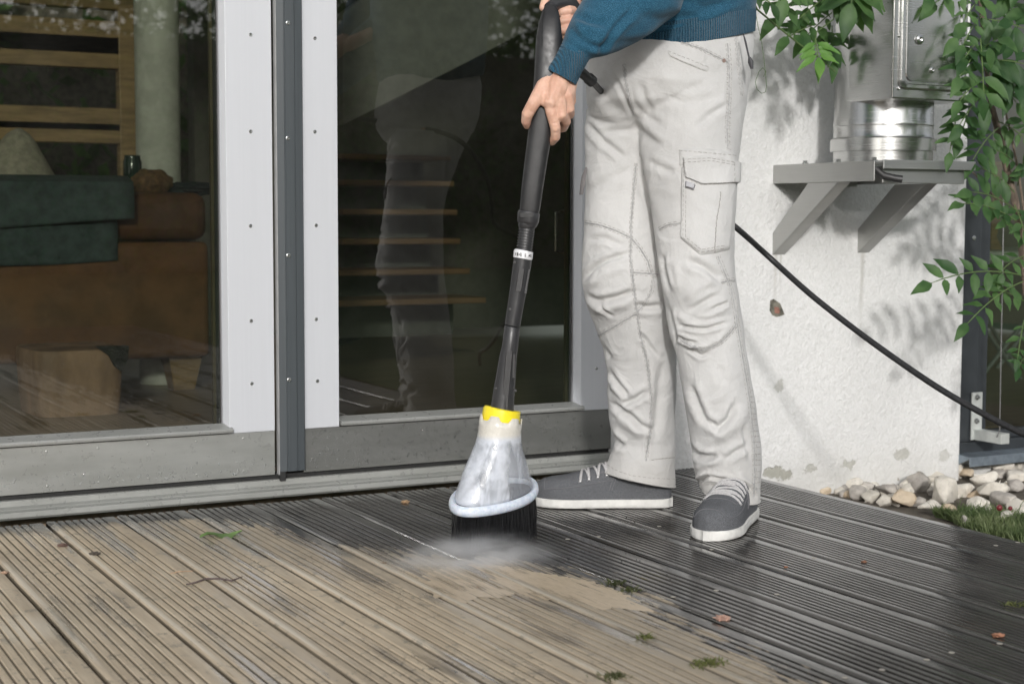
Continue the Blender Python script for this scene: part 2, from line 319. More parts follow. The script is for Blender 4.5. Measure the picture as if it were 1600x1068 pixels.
# ------------------------------------------------------------ ground and deck
g = MB(); S = 160
g.add([(-S,-S,-.11),(S,-S,-.11),(S,S,-.11),(-S,S,-.11)], [(0,1,2,3)])
tag(g.build('ground', M['lawn'], smooth=False), kind='structure')
g = MB(); g.add([(2.28,1.4,-.104),(4.6,1.4,-.104),(4.6,3.5,-.104),(2.28,3.5,-.104)], [(0,1,2,3)])
tag(g.build('gravel_bed', M['soil'], smooth=False), kind='structure')
J = [.493, .646, .793, .945, 1.097, 1.252, 1.412, 1.567, 1.712, 1.856, 2.002, 2.155, 2.30]
J = [.493-.15*k for k in range(17, 0, -1)]+J
dk = MB()
for bi in range(len(J)-1):
    a, b = J[bi]+.0028, J[bi+1]-.0028; w = b-a; dz = rnd.uniform(-.0002, .0002); ng = 7 if bi < 24 else 8
    if bi == len(J)-2: b = J[-1]
    m_ = .012; pitch = (w-.010-m_-.014)/ng; prof = [(a, -.022), (a, -.003), (a+.0015, -.0004), (a+.004, .0010), (a+.011, .0010), (a+.0135, 0)]; hw_ = .13 if bi < 23 else .17
    for k in range(ng):
        c = a+.014+pitch*(k+.5); h = pitch*hw_
        prof += [(c-h-.0012, 0), (c-h, -.0011), (c-h*.8, -.0034), (c+h*.8, -.0034), (c+h, -.0011), (c+h+.0012, 0)]
    prof += [(b-.005, 0), (b-.002, -.0006), (b, -.003), (b, -.022)]
    y1 = 3.262 if b < 2.0 else 3.236
    y1 += rnd.uniform(-.004, .003); ys = [-2.2, 0, .8]+[1.2+i*(y1-1.2)/60 for i in range(61)]
    v = []; n = len(prof); sd = bi*3.7
    for y in ys:
        for (x, z) in prof:
            jx = .0011*noise.noise(Vector((sd, y*2.2, 0))); jz = .0010*noise.noise(Vector((sd+9, y*3.1, x*8)))
            v.append((x+jx, y, z+dz+jz))
    f = [(i*n+k, i*n+k+1, (i+1)*n+k+1, (i+1)*n+k) for i in range(len(ys)-1) for k in range(n-1)]
    f += [tuple((len(ys)-1)*n+k for k in range(n)), tuple(range(n))[::-1]]
    dk.add(v, f)
deck = dk.build('deck', M['deck'], angle=30); tag(deck, kind='structure')
g = MB(); g.box((J[0], -2.2, -.075), (2.285, 3.23, -.03)); tag(g.build('deck_base', M['soil'], smooth=False), kind='structure')
# ------------------------------------------------------------ building shell
YF, YW = 3.36, 3.245
pw = MB(); pw.box((2.075, YW, -.2), (3.151, YW+.30, 3.1))
wall = pw.build('plaster_wall', M['plaster'], smooth=False, bevel=.006)
tag(wall, 'rough white plaster wall beside the glass doors, flaking near the stones', 'wall')
p = at(1213, 483, YW)
hole = MB(); poly = []
for (dx, dy) in ((-9,-14),(-4,-16),(2,-12),(6,-9),(9,-2),(13,8),(8,10),(1,12),(-6,9),(-10,2)):
    poly.append(at(1213+dx, 483+dy, YW-.0015))
hole.prism(poly, (0,.004,0)); hole.build('chipped_patch', simple('bare_mortar', (.20,.19,.155), .95, 0, .5, 60, 1, .006), wall, smooth=False)
hole = MB(); hole.prism([at(1214+dx, 484+dy, YW-.0028) for dx, dy in ((-4,-5),(3,-4),(5,3),(3,6),(-3,5))], (0,.003,0)); hole.build('exposed_brick', simple('red_brick', (.34,.17,.13), .9, 0, .3, 80, .8, .003), wall, smooth=False)
M['room'] = simple('interior_paint', (.42,.40,.36), .9, 0, .05)
def t_floor():
    t = NT('interior_floorboards'); x, y, z = t.sep(); n = t.noise(6, 5, .6, t.mp((1,8,1)))
    t.P(color=t.mix(t.rng(n, .3, .7), (.25,.19,.13), (.36,.28,.20)), rough=.35); return t.m
M['floor_in'] = t_floor()
r_ = MB(); r_.box((-3.0, YF+.06, -.05), (3.0, 9.0, .055)); r_.box((3.001, YF+.06, -.05), (6.5, 9.0, .01)); tag(r_.build('room_floor', M['floor_in'], smooth=False), kind='structure')
r_ = MB(); r_.box((-3.0, YF-.02, 2.45), (6.5, 9.0, 2.65)); tag(r_.build('room_ceiling', M['room'], smooth=False), kind='structure')
r_ = MB(); r_.box((-3.1, YF-.02, -.2), (-2.3, YF+.2, 2.45)); tag(r_.build('facade_wall', M['plaster'], smooth=False), 'white plaster wall left of the glass doors', 'wall')
r_ = MB(); r_.box((3.151, YW+.02, 2.3), (6.5, YW+.3, 3.1)); r_.box((-3.1, YF-.02, 2.66), (2.07, YF+.3, 3.1)); tag(r_.build('upper_facade', M['plaster'], smooth=False), 'plaster facade strip above the doors and windows', 'wall')
# back wall of the room with openings is the timber window wall
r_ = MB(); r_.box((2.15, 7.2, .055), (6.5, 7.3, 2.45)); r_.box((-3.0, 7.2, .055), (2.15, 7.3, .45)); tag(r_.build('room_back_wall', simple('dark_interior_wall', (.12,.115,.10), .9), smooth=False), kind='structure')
r_ = MB(); r_.box((6.4, YW+.3, .055), (6.5, 7.2, 2.45)); r_.box((-3.0, YF+.2, .055), (-2.9, 7.2, 2.45)); tag(r_.build('room_side_wall', M['room'], smooth=False), kind='structure')
# ------------------------------------------------------------ doors
def screws(mb, pts, Y, r=.0042):
    for p in pts:
        c = at(p[0], p[1], Y); mb.lathe(c, (0,-1,0), [(r, -.001), (r, .0008), (r*.75, .0016), (r*.42, .0015), (r*.38, .0002), (.0001, .0001)], 12, False)
def door(xa, xb, stL, stR, name, label, parts):
    d = empty(name, ((xa+xb)/2, YF, .04), label, 'glass door'); Z1 = 2.42
    rb = MB(); rb.box((xa, YF, .044), (xb, YF+.05, .1445)); rail = rb.build('bottom_rail', M['rail'] if xa < 0 else M['rail_dark'], d, False, .0015)
    tb = MB(); tb.box((xa, YF, Z1-.0), (xb, YF+.05, Z1+.1)); tb.build('top_rail', M['alu_white'], d, False, .0015)
    for (a, b) in stL:
        s_ = MB(); s_.prism([(a,YF-.001,.145),(b,YF-.001,.145),(b,YF+.045,.145),(a-.006,YF+.045,.145),(a-.006,YF+.026,.145)], (0,0,Z1-.145)); s_.build('stile', M['alu_white'], d, False, .001)
    for (a, b) in stR:
        s_ = MB(); s_.prism([(a,YF-.001,.145),(b,YF-.001,.145),(b+.004,YF+.026,.145),(b+.004,YF+.045,.145),(a,YF+.045,.145)], (0,0,Z1-.145)); s_.build('stile', M['alu_white'], d, False, .001)
    ga = parts['glass']
    gl = MB(); gl.add([(ga[0],YF+.028,.15),(ga[1],YF+.028,.15),(ga[1],YF+.028,Z1),(ga[0],YF+.028,Z1)], [(0,1,2,3)]); gl.build('glass_pane', M['glass'], d, False)
    bd = MB(); x0, x1 = ga[0], ga[1]+(.012 if stL else .0)
    bd.prism([(x0,YF-.011,.1475),(x0,YF-.0125,.153),(x0,YF-.010,.157),(x0,YF+.027,.166),(x0,YF+.027,.1475)], (x1-x0+.006,0,0)); bd.build('glazing_bead', M['rail'], d, False, .0008)
    gs = MB()
    gs.box((ga[1]-.007,YF+.0292,.158), (ga[1]+.001,YF+.040,Z1)); gs.build('gasket', M['gasket'], d, False)
    gs = MB(); gs.box((ga[1]-.0135,YF+.031,.158), (ga[1]-.0072,YF+.042,Z1)); gs.build('spacer_bar', M['gold'], d, False)
    return d
dl = door(-.9, 1.1805, [(1.074, 1.1805)], [(-.9,-.8)], 'sliding_door', 'left glass door with white stile and grey bottom rail, sofa and blanket seen through it', dict(glass=(-.8, 1.062)))
for p_ in ((391.5,54.5),(391.5,205.5),(391.5,353),(392.5,501),(393.5,599)): s = MB(); screws(s, [p_], YF-.001); s.build('stile_screw', M['screw'], dl)
s = MB()
for xx in np.arange(-.75, 1.15, .108):
    for zz in (.132, .058):
        s = MB(); s.lathe((xx+.02, YF-.0002, zz), (0,-1,0), [(.0026, -.001), (.0026,.0006), (.0015,.0012)], 10); s.build('rail_rivet', M['rail'], dl)
dr = door(1.2495, 2.0745, [(1.984, 2.0745)], [(1.2495, 1.3365)], 'sliding_door', 'right glass door behind the brush lance, darker grey bottom rail with drops, reflecting the trousers', dict(glass=(1.3395, 1.972)))
for p_ in ((492,60),(492,206),(494,352),(494,498.5),(496,595),(932,575)): s = MB(); screws(s, [p_], YF-.001); s.build('stile_screw', M['screw'], dr)
# charcoal strip
cs = empty('cover_strip', (1.215, YF, .04), 'charcoal metal cover strip with screws, upright between the two glass doors', 'metal strip')
a_, b_ = 1.188, 1.2485
s = MB(); pr = [(a_,YF+.004),(a_,YF-.013),(a_+.0155,YF-.016),(a_+.0165,YF-.0145),(a_+.0185,YF-.0145),(a_+.0195,YF-.016),(a_+.0385,YF-.016),(a_+.0392,YF-.0135),(a_+.0412,YF-.0135),(a_+.042,YF-.016),(b_-.002,YF-.014),(b_,YF-.012),(b_,YF+.004)]
s.prism([(x,y,.052) for x, y in pr], (0,0,2.5)); s.build('strip_profile', M['profile'], cs, False)
s = MB(); s.box((a_-.0022,YF-.012,.045), (a_-.0002,YF+.003,2.55)); s.build('edge_trim', simple('pale_trim', (.33,.33,.33), .5), cs, False)
s = MB(); s.box((a_+.001,YF-.012,.030), (a_+.014,YF+.004,.0518)); s.build('rubber_seal', M['rubber'], cs, False, .001)
for p_ in ((450,36),(450,216),(451,399),(452,593)): s = MB(); screws(s, [p_], YF-.0162, .0052); s.build('strip_screw', M['screw'], cs)
# threshold
th = MB(); X0, X1 = -.95, 2.074
th.prism([(X0,YF+.06,.03),(X0,YF+.004,.034),(X0,YF-.004,.033),(X0,YF-.006,.021),(X0,YF-.018,.0175),(X0,YF-.021,.0150),(X0,YF-.038,.0135),(X0,YF-.040,.003),(X0,YF-.036,-.002),(X0,YF+.06,-.01)], (X1-X0,0,0))
tag(th.build('door_threshold', M['threshold'], smooth=False, bevel=.001), 'stepped grey aluminium threshold along the foot of both glass doors', 'threshold')
s = MB(); s.box((X0,YF+.012,.0345), (X1,YF+.04,.0435)); o = s.build('gap_seal', M['rubber'], None, False); tag(o, 'black rubber seal in the slot between threshold and door rails', 'seal')
# droplets
dp = MB(); rr = random.Random(3)
def drop(c, n, r):
    c = np.array(c); t = np.cross(n, (0,0,1.)); t = t/np.linalg.norm(t) if np.linalg.norm(t) > .1 else np.array((1.,0,0)); b = np.cross(n, t)
    dp.rings([[c+np.array(n)*r*h+r*q*(t*math.cos(a)+b*math.sin(a)*1.15) for a in (0,1.05,2.09,3.14,4.19,5.24)] for q, h in ((1,-.05),(.85,.3),(.45,.5),(.02,.56))], False)
for i in range(620):
    x = rr.uniform(1.26, 2.06) if i < 440 else rr.uniform(.5, 1.17); z = .05+.09*rr.random()**1.3
    drop((x, YF-.0003, z if x > 1.25 else .05+.035*rr.random()), (0,-1,0), rr.choice((.0010,.0013,.0017,.0026)))
for i in range(70):
    q = at(rr.uniform(545,880), rr.uniform(470,640), YF+.0275); drop(q, (0,-1,0), rr.choice((.0006,.0008,.0012)))
for i in range(520):
    a = rr.uniform(0, 6.28); q_ = abs(rr.gauss(0, .22))+.06; x, y = 1.33+q_*math.cos(a)*1.1, 2.60+q_*math.sin(a)
    if y < 3.2: drop((x, y, .0006), (0,0,1), rr.choice((.0009,.0013,.0018)))
tw = NT('water'); tw.P(color=(.9,.92,.93), rough=.03, trans=1.0, ior=1.33)
tag(dp.build('water_droplets', tw.m), 'tiny water drops on the door rails and on the boards around the brush', 'water drops', kind='stuff')
# ------------------------------------------------------------ interior
def blob(name, mat, parent, c, rad, amp=.15, freq=8, sub=4, seed=0):
    bm = bmesh.new(); bmesh.ops.create_icosphere(bm, subdivisions=sub, radius=1)
    for v in bm.verts:
        d = v.co.normalized(); k = 1+amp*noise.noise(d*freq*.3+Vector((seed, 0, 0)))
        v.co = Vector((c[0]+d.x*rad[0]*k, c[1]+d.y*rad[1]*k, c[2]+d.z*rad[2]*k))
    me = bpy.data.meshes.new(name); bm.to_mesh(me); bm.free(); return link(me, name, mat, parent)
wood = simple('oiled_pine', (.30,.20,.10), .5, 0, .25, 8, .2, .001, (1,1,6)); leather = simple('brown_leather', (.17,.085,.042), .42, 0, .3, 6, .4, .004)
f0 = fl(308, 612, .055); YS = f0[1]; sx1 = at(328, 470, YS)[0]; zt = at(250, 300, YS)[2]; zm = at(250, 378, YS)[2]; zb = at(250, 560, YS)[2]
so = empty('sofa', ((sx1-.9), YS+.3, .055), 'brown leather sofa behind the left glass door, dark green blanket over its back', 'sofa')
q = MB(); q.box((sx1-2.3, YS, zb), (sx1, YS+.75, zm)); q.build('sofa_body', leather, so, True, .02, 3)
q = MB(); q.box((sx1-2.3, YS+.02, zm+.004), (sx1+.005, YS+.26, zt)); q.build('backrest', simple('dark_brown_leather', (.12,.058,.03), .4, 0, .3, 6, .4, .004), so, True, .04, 4)
for xx in (sx1-.07, sx1-2.2):
    q = MB(); q.rings([[(xx+a*w_, YS+.10+b*w_, z) for a, b in ((-1,-1),(1,-1),(1,1),(-1,1))] for z, w_ in ((.056,.035),(zb,.055))]); q.build('leg', wood, so, False)
bl_ = empty('blanket', (sx1-1.0, YS, zt), 'folded dark green blanket hanging over the back of the brown sofa', 'blanket')
green = simple('dark_green_wool', (.060,.088,.090), .95, 0, .25, 25, .5, .003)
def flap(name, xa, xb, ytop, ybot, yoff, sd):
    NX, NZ = 40, 18; v = []
    for k in range(NZ+1):
        for i in range(NX+1):
            x = xa+(xb-xa)*i/NX; t = k/NZ
            z = ytop+(ybot-ytop)*t; yy = YS-.012-yoff-.008*math.sin(x*9+sd)*t-.006*noise.noise(Vector((x*5, t*3, sd)))
            if k == 0: yy = YS+.24
            elif k == 1: yy = YS+.04; z = ytop+.006
            v.append((x, yy, z+.02*t*math.sin(x*4+sd)))
    q = MB(); n = NX+1; q.add(v, [(k*n+i, k*n+i+1, (k+1)*n+i+1, (k+1)*n+i) for k in range(NZ) for i in range(NX)])
    o = q.build(name, green, bl_); so_ = o.modifiers.new('solid', 'SOLIDIFY'); so_.thickness = .012; return o
bx1 = at(183, 380, YS)[0]; bx2 = at(205, 330, YS)[0]; ztop = at(100, 276, YS)[2]
flap('lower_fold', bx1-1.6, bx1, zt+.008, at(100, 404, YS)[2], .0, 1); flap('upper_fold', bx2-1.65, bx2, ztop, at(150, 350, YS)[2], .022, 2.2)
sk = at(28, 246, YS+.2); o = MB(); pr = [(.13,-.10),(.115,-.05),(.085,0),(.055,.05),(.035,.075),(.012,.09),(.001,.093)]
o.lathe(sk, (0.05,0,1), pr, 28, False); o = o.build('sheepskin', simple('cream_sheepskin', (.46,.42,.34), .95, 0, .2, 40, 1, .008)); tag(o, 'pale cream sheepskin heaped in a peak on the sofa back behind the green blanket', 'sheepskin')
bk = at(234, 286, YS+.13); o = blob('basket', simple('woven_brown', (.20,.11,.05), .8, 0, .4, 60, 1, .006), None, bk, (.075,.06,.045), .18, 9, 4, 4); tag(o, 'small brown woven basket on the sofa back beside the white column', 'basket')
jr = at(207, 262, YS+.15); o = MB(); o.lathe(jr-np.array((0,0,.045)), (0,0,1), [(.028,0),(.03,.01),(.03,.065),(.026,.075),(.026,.085),(.022,.085),(.022,.07)], 24, False); o = o.build('glass_jar', simple('dark_green_glass', (.01,.03,.02), .1)); tag(o, 'dark green jar standing on the sofa back left of the basket', 'jar')
cu = at(300, 295, YS+.14); o = blob('dark_cloth', simple('navy_cloth', (.02,.03,.035), .9), None, cu, (.10,.05,.022), .4, 10, 4, 2); tag(o, 'crumpled dark cloth at the right end of the sofa back', 'cloth')
st = fl(128, 652, .055); x0 = at(55, 600, st[1])[0]; x1 = at(203, 600, st[1])[0]; zt2 = at(128, 548, st[1])[2]
sm = MB(); rg = []
for z, k in ((.056,.93),(.10,.97),(.18,1.0),(zt2-.01,1.02),(zt2,.99)):
    rg.append([((x0+x1)/2+(x1-x0)/2*k*(math.copysign(abs(math.cos(a))**.45, math.cos(a)))*(1+.03*math.sin(a*5)), st[1]+.17+.16*k*math.copysign(abs(math.sin(a))**.45, math.sin(a)), z) for a in [2*math.pi*i/32 for i in range(32)]])
sm.rings(rg); o = sm.build('wood_stump', simple('split_beech_wood', (.36,.23,.15), .7, 0, .35, 9, .5, .004, (1,1,.4)), smooth=True, angle=50)
tag(o, 'squat block of split wood on the floor in front of the sofa', 'stump')
q = MB(); q.prism([at(a, b, st[1]-.012) for a, b in ((150,541),(202,540),(200,560),(190,580),(180,572),(172,556))], (0,.02,0)); q.build('dark_bark', simple('dark_bark', (.035,.04,.03), .9, 0, .5, 40, 1, .01), o, False)
YT = 6.2; wf = empty('timber_window', at(150, 200, YT), 'pine framed window at the back of the room, dark foliage outside', 'window')
def bar(x0, y0, x1, y1, name, par, mat, Y=YT, th=.06):
    a = at(x0, y1, Y); b = at(x1, y0, Y); q = MB(); q.box((a[0], Y, a[2]), (b[0], Y+th, b[2])); return q.build(name, mat, par, False, .004)
for (ya, yb) in ((34,52),(58,76),(170,187),(193,208)): bar(-500, ya, 190, yb, 'rail', wf, wood)
bar(190, -500, 219, 330, 'stile', wf, wood, YT-.005)
bar(-520, -60, 218, -30, 'rail', wf, wood)
c = at(247, 200, 5.3); q = MB(); q.lathe((c[0], c[1], .056), (0,0,1), [(.075,0),(.075,2.39)], 32); o = q.build('column', simple('white_column_paint', (.55,.55,.50), .8)); tag(o, 'round white column inside the room behind the sofa', 'column')
hp = at(876, 360, YF+.075); a = at(876, 330, YF+.07); b = at(876, 394, YF+.07); h = MB()
h.tube([a+[.012,-.02,0], a, a*.97+b*.03+[-.014,0,0], b*.97+a*.03+[-.014,0,0], b, b+[.012,-.02,0]], .0042, 8); h.build('door_handle', M['steel'], dr)
# staircase and soffit
stc = empty('staircase', at(640, 560, 5.6), 'open wooden staircase in the dark room behind the right glass door', 'staircase'); tread = simple('stair_tread', (.24,.145,.08), .5, 0, .2, 6, .2, .001, (1,8,8))
for i, (x0, x1, y) in enumerate(((520,760,471),(530,735,423),(535,720,374),(535,715,327),(535,710,281),(535,705,240))):
    Y = 5.2+.2*i; a = at(x0, y+5, Y); b = at(x1, y, Y); q = MB(); q.box((a[0], Y, a[2]-.008), (b[0], Y+.26, a[2]+.014)); q.build('tread', tread, stc, False, .004)
    q = MB(); q.box((a[0]+.02, Y+.245, a[2]-.14), (b[0]-.02, Y+.258, a[2]-.01)); q.build('riser', simple('grey_riser', (.13,.135,.125), .8), stc, False)
q = MB(); q.prism([at(a_, b_, 5.1) for a_, b_ in ((536,195),(740,92),(930,-10),(930,-260),(536,20))], (0,.05,0)); o = q.build('sloping_panel', simple('pale_grey_panel', (.26,.26,.24), .8)); tag(o, 'pale sloping panel hanging in the dark above the staircase', 'panel')
pf = fl(560, 545, .055); o = blob('pouf', simple('black_fabric', (.018,.018,.018), .9), None, (pf[0], pf[1]+.3, .19), (.20,.20,.135), .08, 5); tag(o, 'low black pouf on the floor beneath the staircase', 'pouf')
# ------------------------------------------------------------ side window
sw = empty('side_window', at(1560, 600, 3.30), 'dark framed window at the right edge with zinc sill over the stones', 'window')
XA = 3.1535; Ys = 3.262
q = MB(); q.box((XA, Ys, -.0005), (XA+.073, Ys+.08, 2.3)); q.build('frame_post', M['frame_dark'], sw, False, .002)
q = MB(); q.box((XA+.0735, Ys+.018, .022), (XA+.127, Ys+.07, 2.3)); q.build('sash_stile', M['frame_dark'], sw, False, .003)
q = MB(); q.box((XA, Ys-.004, -.033), (5.6, Ys+.08, -.001)); q.build('frame_rail', M['frame_dark'], sw, False, .002)
q = MB(); q.box((XA+.0735, Ys+.018, -.0005), (5.6, Ys+.07, .0215)); q.build('sash_rail', M['frame_dark'], sw, False, .003)
q = MB(); q.prism([(XA-.006,Ys-.0045,-.030),(XA-.006,Ys-.060,-.034),(XA-.006,Ys-.062,-.060),(XA-.006,Ys-.058,-.060),(XA-.006,Ys-.055,-.040),(XA-.006,Ys-.0045,-.064)], (2.3,0,0)); q.build('sill', M['sill'], sw, False, .001)
q = MB(); q.add([(XA+.12,Ys+.04,.02),(5.5,Ys+.04,.02),(5.5,Ys+.04,2.3),(XA+.1,Ys+.04,2.3)], [(0,1,2,3)]); q.build('glass_pane', M['glass2'], sw, False)
q = MB(); q.box((5.45, Ys, .0), (5.6, Ys+.08, 2.3)); q.build('frame_post', M['frame_dark'], sw, False, .002)
q = MB(); screws(q, [(1522,372),(1524,100)], Ys-.0005, .007); q.build('frame_screw', M['screw'], sw)
q = MB(); q.box((3.152, YW+.03, -.3), (5.7, YW+.3, -.065)); o = q.build('plinth', M['plaster'], smooth=False); tag(o, 'low plastered plinth under the zinc sill of the dark window', 'plinth')
br = empty('cable_anchor', at(1525, 650, Ys-.006), 'pale steel angle bracket bolted to the dark window frame, holding the thin cable', 'bracket')
a = at(1516, 687, Ys-.006); b = at(1534, 612, Ys-.006); q = MB(); q.box((a[0], Ys-.010, a[2]), (b[0], Ys-.0045, b[2])); q.build('plate', simple('zinc_plate', (.55,.57,.55), .45, .3), br, False, .001)
q = MB(); q.box((a[0]+.008, Ys-.115, a[2]+.001), (b[0], Ys-.0105, a[2]+.030)); q.build('arm', simple('zinc_plate_arm', (.55,.57,.55), .45, .3), br, False, .001)
for pp in ((1526,620),(1525,657)): q = MB(); q.lathe(at(*pp, Ys-.0102), (0,-1,0), [(.0085,0),(.0085,.004),(.005,.0045),(.005,.009),(.003,.010)], 6); q.build('bolt', M['screw'], br, False)
ct = at(1562, 672, 3.15); q = MB(); q.tube([ct+[0,.01,-.02], ct, at(1567,400,3.15), at(1572,0,3.15), at(1573,-300,3.15)], .0016, 6); o = q.build('cable', simple('grey_cable', (.22,.22,.22), .5, .4)); tag(o, 'thin vertical steel cable in front of the dark side window', 'cable')
# things behind the side window
tb = empty('trestle_table', fl(1570, 585, .055), 'white topped folding table with crossed metal legs behind the side window', 'table'); YT2 = tb.location.y+.15
a = at(1530, 412, YT2-.1); b = at(1700, 392, YT2-.1); q = MB(); q.box((a[0], YT2-.1, a[2]), (a[0]+.9, YT2+.5, a[2]+.045)); q.build('tabletop', simple('white_table', (.62,.64,.60), .5), tb, True, .015)
for (yy, pr) in ((YT2, ((1532,505),(1595,592))), (YT2, ((1604,498),(1530,592))), (YT2+.4, ((1545,505),(1600,592))), (YT2+.4, ((1600,520),(1545,592)))):
    q = MB(); p0 = at(*pr[0], yy); p1 = at(*pr[1], yy); d_ = p0-p1; q.tube([p1, p1+d_*2.05*(1.0)], .009, 8); q.build('leg', simple('grey_tube', (.36,.38,.38), .35, .4), tb)
zt_ = at(1530, 412, YT2-.1)[2]+.045; YP = YT2+.1; pt = at(1551, 288, YP); q = MB(); q.lathe(pt, (0,0,1), [(.026,0),(.036,.07),(.041,.07),(.041,.086),(.034,.086),(.03,.03)], 24, False); o = q.build('flower_pot', simple('tan_pot', (.42,.33,.19), .8)); tag(o, 'small tan flower pot behind the dark side window', 'pot')
q = MB(); q.rings([[(pt[0]+c_*w_, YP+s_*w_, pt[2]-h_) for c_, s_ in ((-1,-1),(1,-1),(1,1),(-1,1))] for h_, w_ in ((.003,.034),(.02,.036),((pt[2]-zt_)*.8,.014),(pt[2]-zt_-.001,.03))]); o = q.build('plant_stand', wood, smooth=False); tag(o, 'slim wooden stand carrying the small tan flower pot', 'stand')
# ------------------------------------------------------------ flue bracket
pA = at(1208, 258, YW); XAr = pA[0]; zT = pA[2]; zB = at(1208, 287, YW)[2]
def yfor(px, py, X): d = ray(px, py); return X*d[1]/d[0]
YFr = yfor(1366, 252, XAr); XR = at(1519, 262, YFr)[0]
bk = empty('wall_bracket', (XAr, YW, zB), 'stainless steel console with two slanting struts on the white wall, carrying the flue', 'bracket')
def angle_beam(name, x0, x1, y0, y1, z0, z1):
    q = MB(); q.box((x0, y0, z0), (x1, y1, z1)); return q.build(name, M['galv'], bk, False, .0015)
angle_beam('side_arm', XAr, XAr+.004, YFr, YW, zB, zT); angle_beam('side_arm_flange', XAr+.0045, XAr+.05, YFr+.01, YW, zT-.004, zT-.0003)
angle_beam('side_arm', XR-.05, XR-.046, YFr+.03, YW, zB, zT-.001)
angle_beam('front_lip', XAr+.018, XR, YFr-.012, YFr-.008, zT-.019, zT+.003)
angle_beam('front_beam', XAr+.03, XR-.02, YFr+.004, YFr+.009, zB-.004, zT-.001)
angle_beam('top_plate', XAr+.052, XR-.06, YFr+.0095, YW-.001, zT+.0003, zT+.003)
angle_beam('rear_beam', XAr+.14, XR-.06, YW-.035, YW-.031, zB-.006, zT-.006)
def strut(X, wz0, wz1, top_y0, top_y1, wd):
    # parallelogram side plate in the plane X=const, and a folded lower flange
    s0, s1 = (YW, wz0), (YW, wz1); t0, t1 = (top_y0, zB-.0005), (top_y1, zB-.0005)
    q = MB(); q.prism([(X, *s0), (X, *t0), (X, *t1), (X, *s1)], (.004,0,0)); q.build('strut', M['galv'], bk, False, .0008)
    q = MB(); q.prism([(X+.0042, *s0), (X+.0042, *t0), (X+.0042, t0[0]+.004, t0[1]), (X+.0042, s0[0], s0[1]+.004)], (wd,0,0)); q.build('strut_flange', M['galv'], bk, False, .0005)
X1_ = at(1210, 380, YW)[0]; strut(XAr+.002, at(1212, 398, YW)[2], at(1210, 364, YW)[2], yfor(1308, 286, XAr), yfor(1262, 286, XAr), .035)
X2_ = at(1340, 375, YW)[0]; strut(X2_, at(1341, 395, YW)[2], at(1339, 358, YW)[2], yfor(1446, 290, X2_), yfor(1398, 290, X2_), .035)
for pp in ((1212,254),(1258,250),(1310,247),(1366,244)):
    Y = yfor(pp[0], pp[1], XAr+.03); q = MB(); q.lathe((XAr+.03, Y, zT+.0005), (0,0,1), [(.009,0),(.009,.003),(.006,.0032),(.006,.009)], 6); q.build('bolt', M['screw'], bk, False)
q = MB(); c = at(1383, 272, YFr); q.tube([c+[-.012,.02,.012], c+[0,.004,-.004], c+[.02,-.012,-.010], c+[.034,-.02,-.012]], .009, 12, caps=False); q.build('drain_spout', simple('dark_spout', (.05,.05,.05), .5, .5), bk)
# flue
rF = .122; YC = YW-.205; dd = ray(1380, 200); XC = YC*dd[0]/dd[1]; zF = zT+.0035
fu = empty('stove_flue', (XC, YC, zF), 'shiny stainless steel flue pipe with a square access box, standing on the wall bracket', 'flue')
zz = lambda py: (lambda P: P[2])(O+ray(1380, py)*((YC-rF)/ray(1380, py)[1]))
z_ = [zz(y) for y in (238, 234, 214, 209, 192, 188, 186)]
q = MB(); q.lathe((XC,YC,0), (0,0,1), [(rF,zF),(rF,z_[1]),(rF+.008,z_[1]+.001),(rF+.008,z_[2]),(rF+.002,z_[2]+.004),(rF,z_[3]+.002),(rF,z_[4]-.002),(rF+.0015,z_[4]),(rF+.0015,z_[5]),(rF,z_[6]+.001),(rF,3.4)], 72); q.build('pipe', M['steel'], fu, True, angle=25)
YB = YC-rF-.045; dd = ray(1395, 100); XL = YB*dd[0]/dd[1]; XRb = at(1502, 100, YB)[0]+.02; zb_ = at(1395, 154, YB)[2]
q = MB(); q.box((XL, YB, zb_), (XRb, YC+.01, zb_+.62)); q.build('access_box', M['steel'], fu, True, .004, 3)
pa = at(1417, 134, YB); q = MB()
def rrect(x0, z0, x1, z1, r, n=6):
    return [(x+r*math.cos(t), z+r*math.sin(t)) for x, z, t0 in ((x1-r,z0+r,-90),(x1-r,z1-r,0),(x0+r,z1-r,90),(x0+r,z0+r,180)) for t in [R(t0+90*i/n) for i in range(n+1)]]
L_ = lambda d_, y: [(x, y, z) for x, z in rrect(XL+.018+d_, zb_+.022+d_, XRb-.014-d_, zb_+.58-d_, .02)]
q.rings([L_(0, YB-.0004), L_(.001, YB-.005), L_(.005, YB-.007), L_(.012, YB-.007), L_(.015, YB-.003), L_(.018, YB-.003), L_(.020, YB-.006), L_(.026, YB-.0065)]); q.build('access_door', M['steel'], fu, True, angle=20)
for (px, py, r_) in ((1436,62,.0125),(1456,110,.008),(1405,56,.005),(1404,138,.005)):
    q = MB(); c = at(px, py, YB-(.0062 if r_ > .006 else .0002)); q.lathe(c, (0,-1,0), [(r_,0),(r_*.9,r_*.35),(r_*.45,r_*.55),(r_*.4,r_*.5),(.0005,r_*.3)], 20, False); q.build('door_bolt', M['steel'], fu)
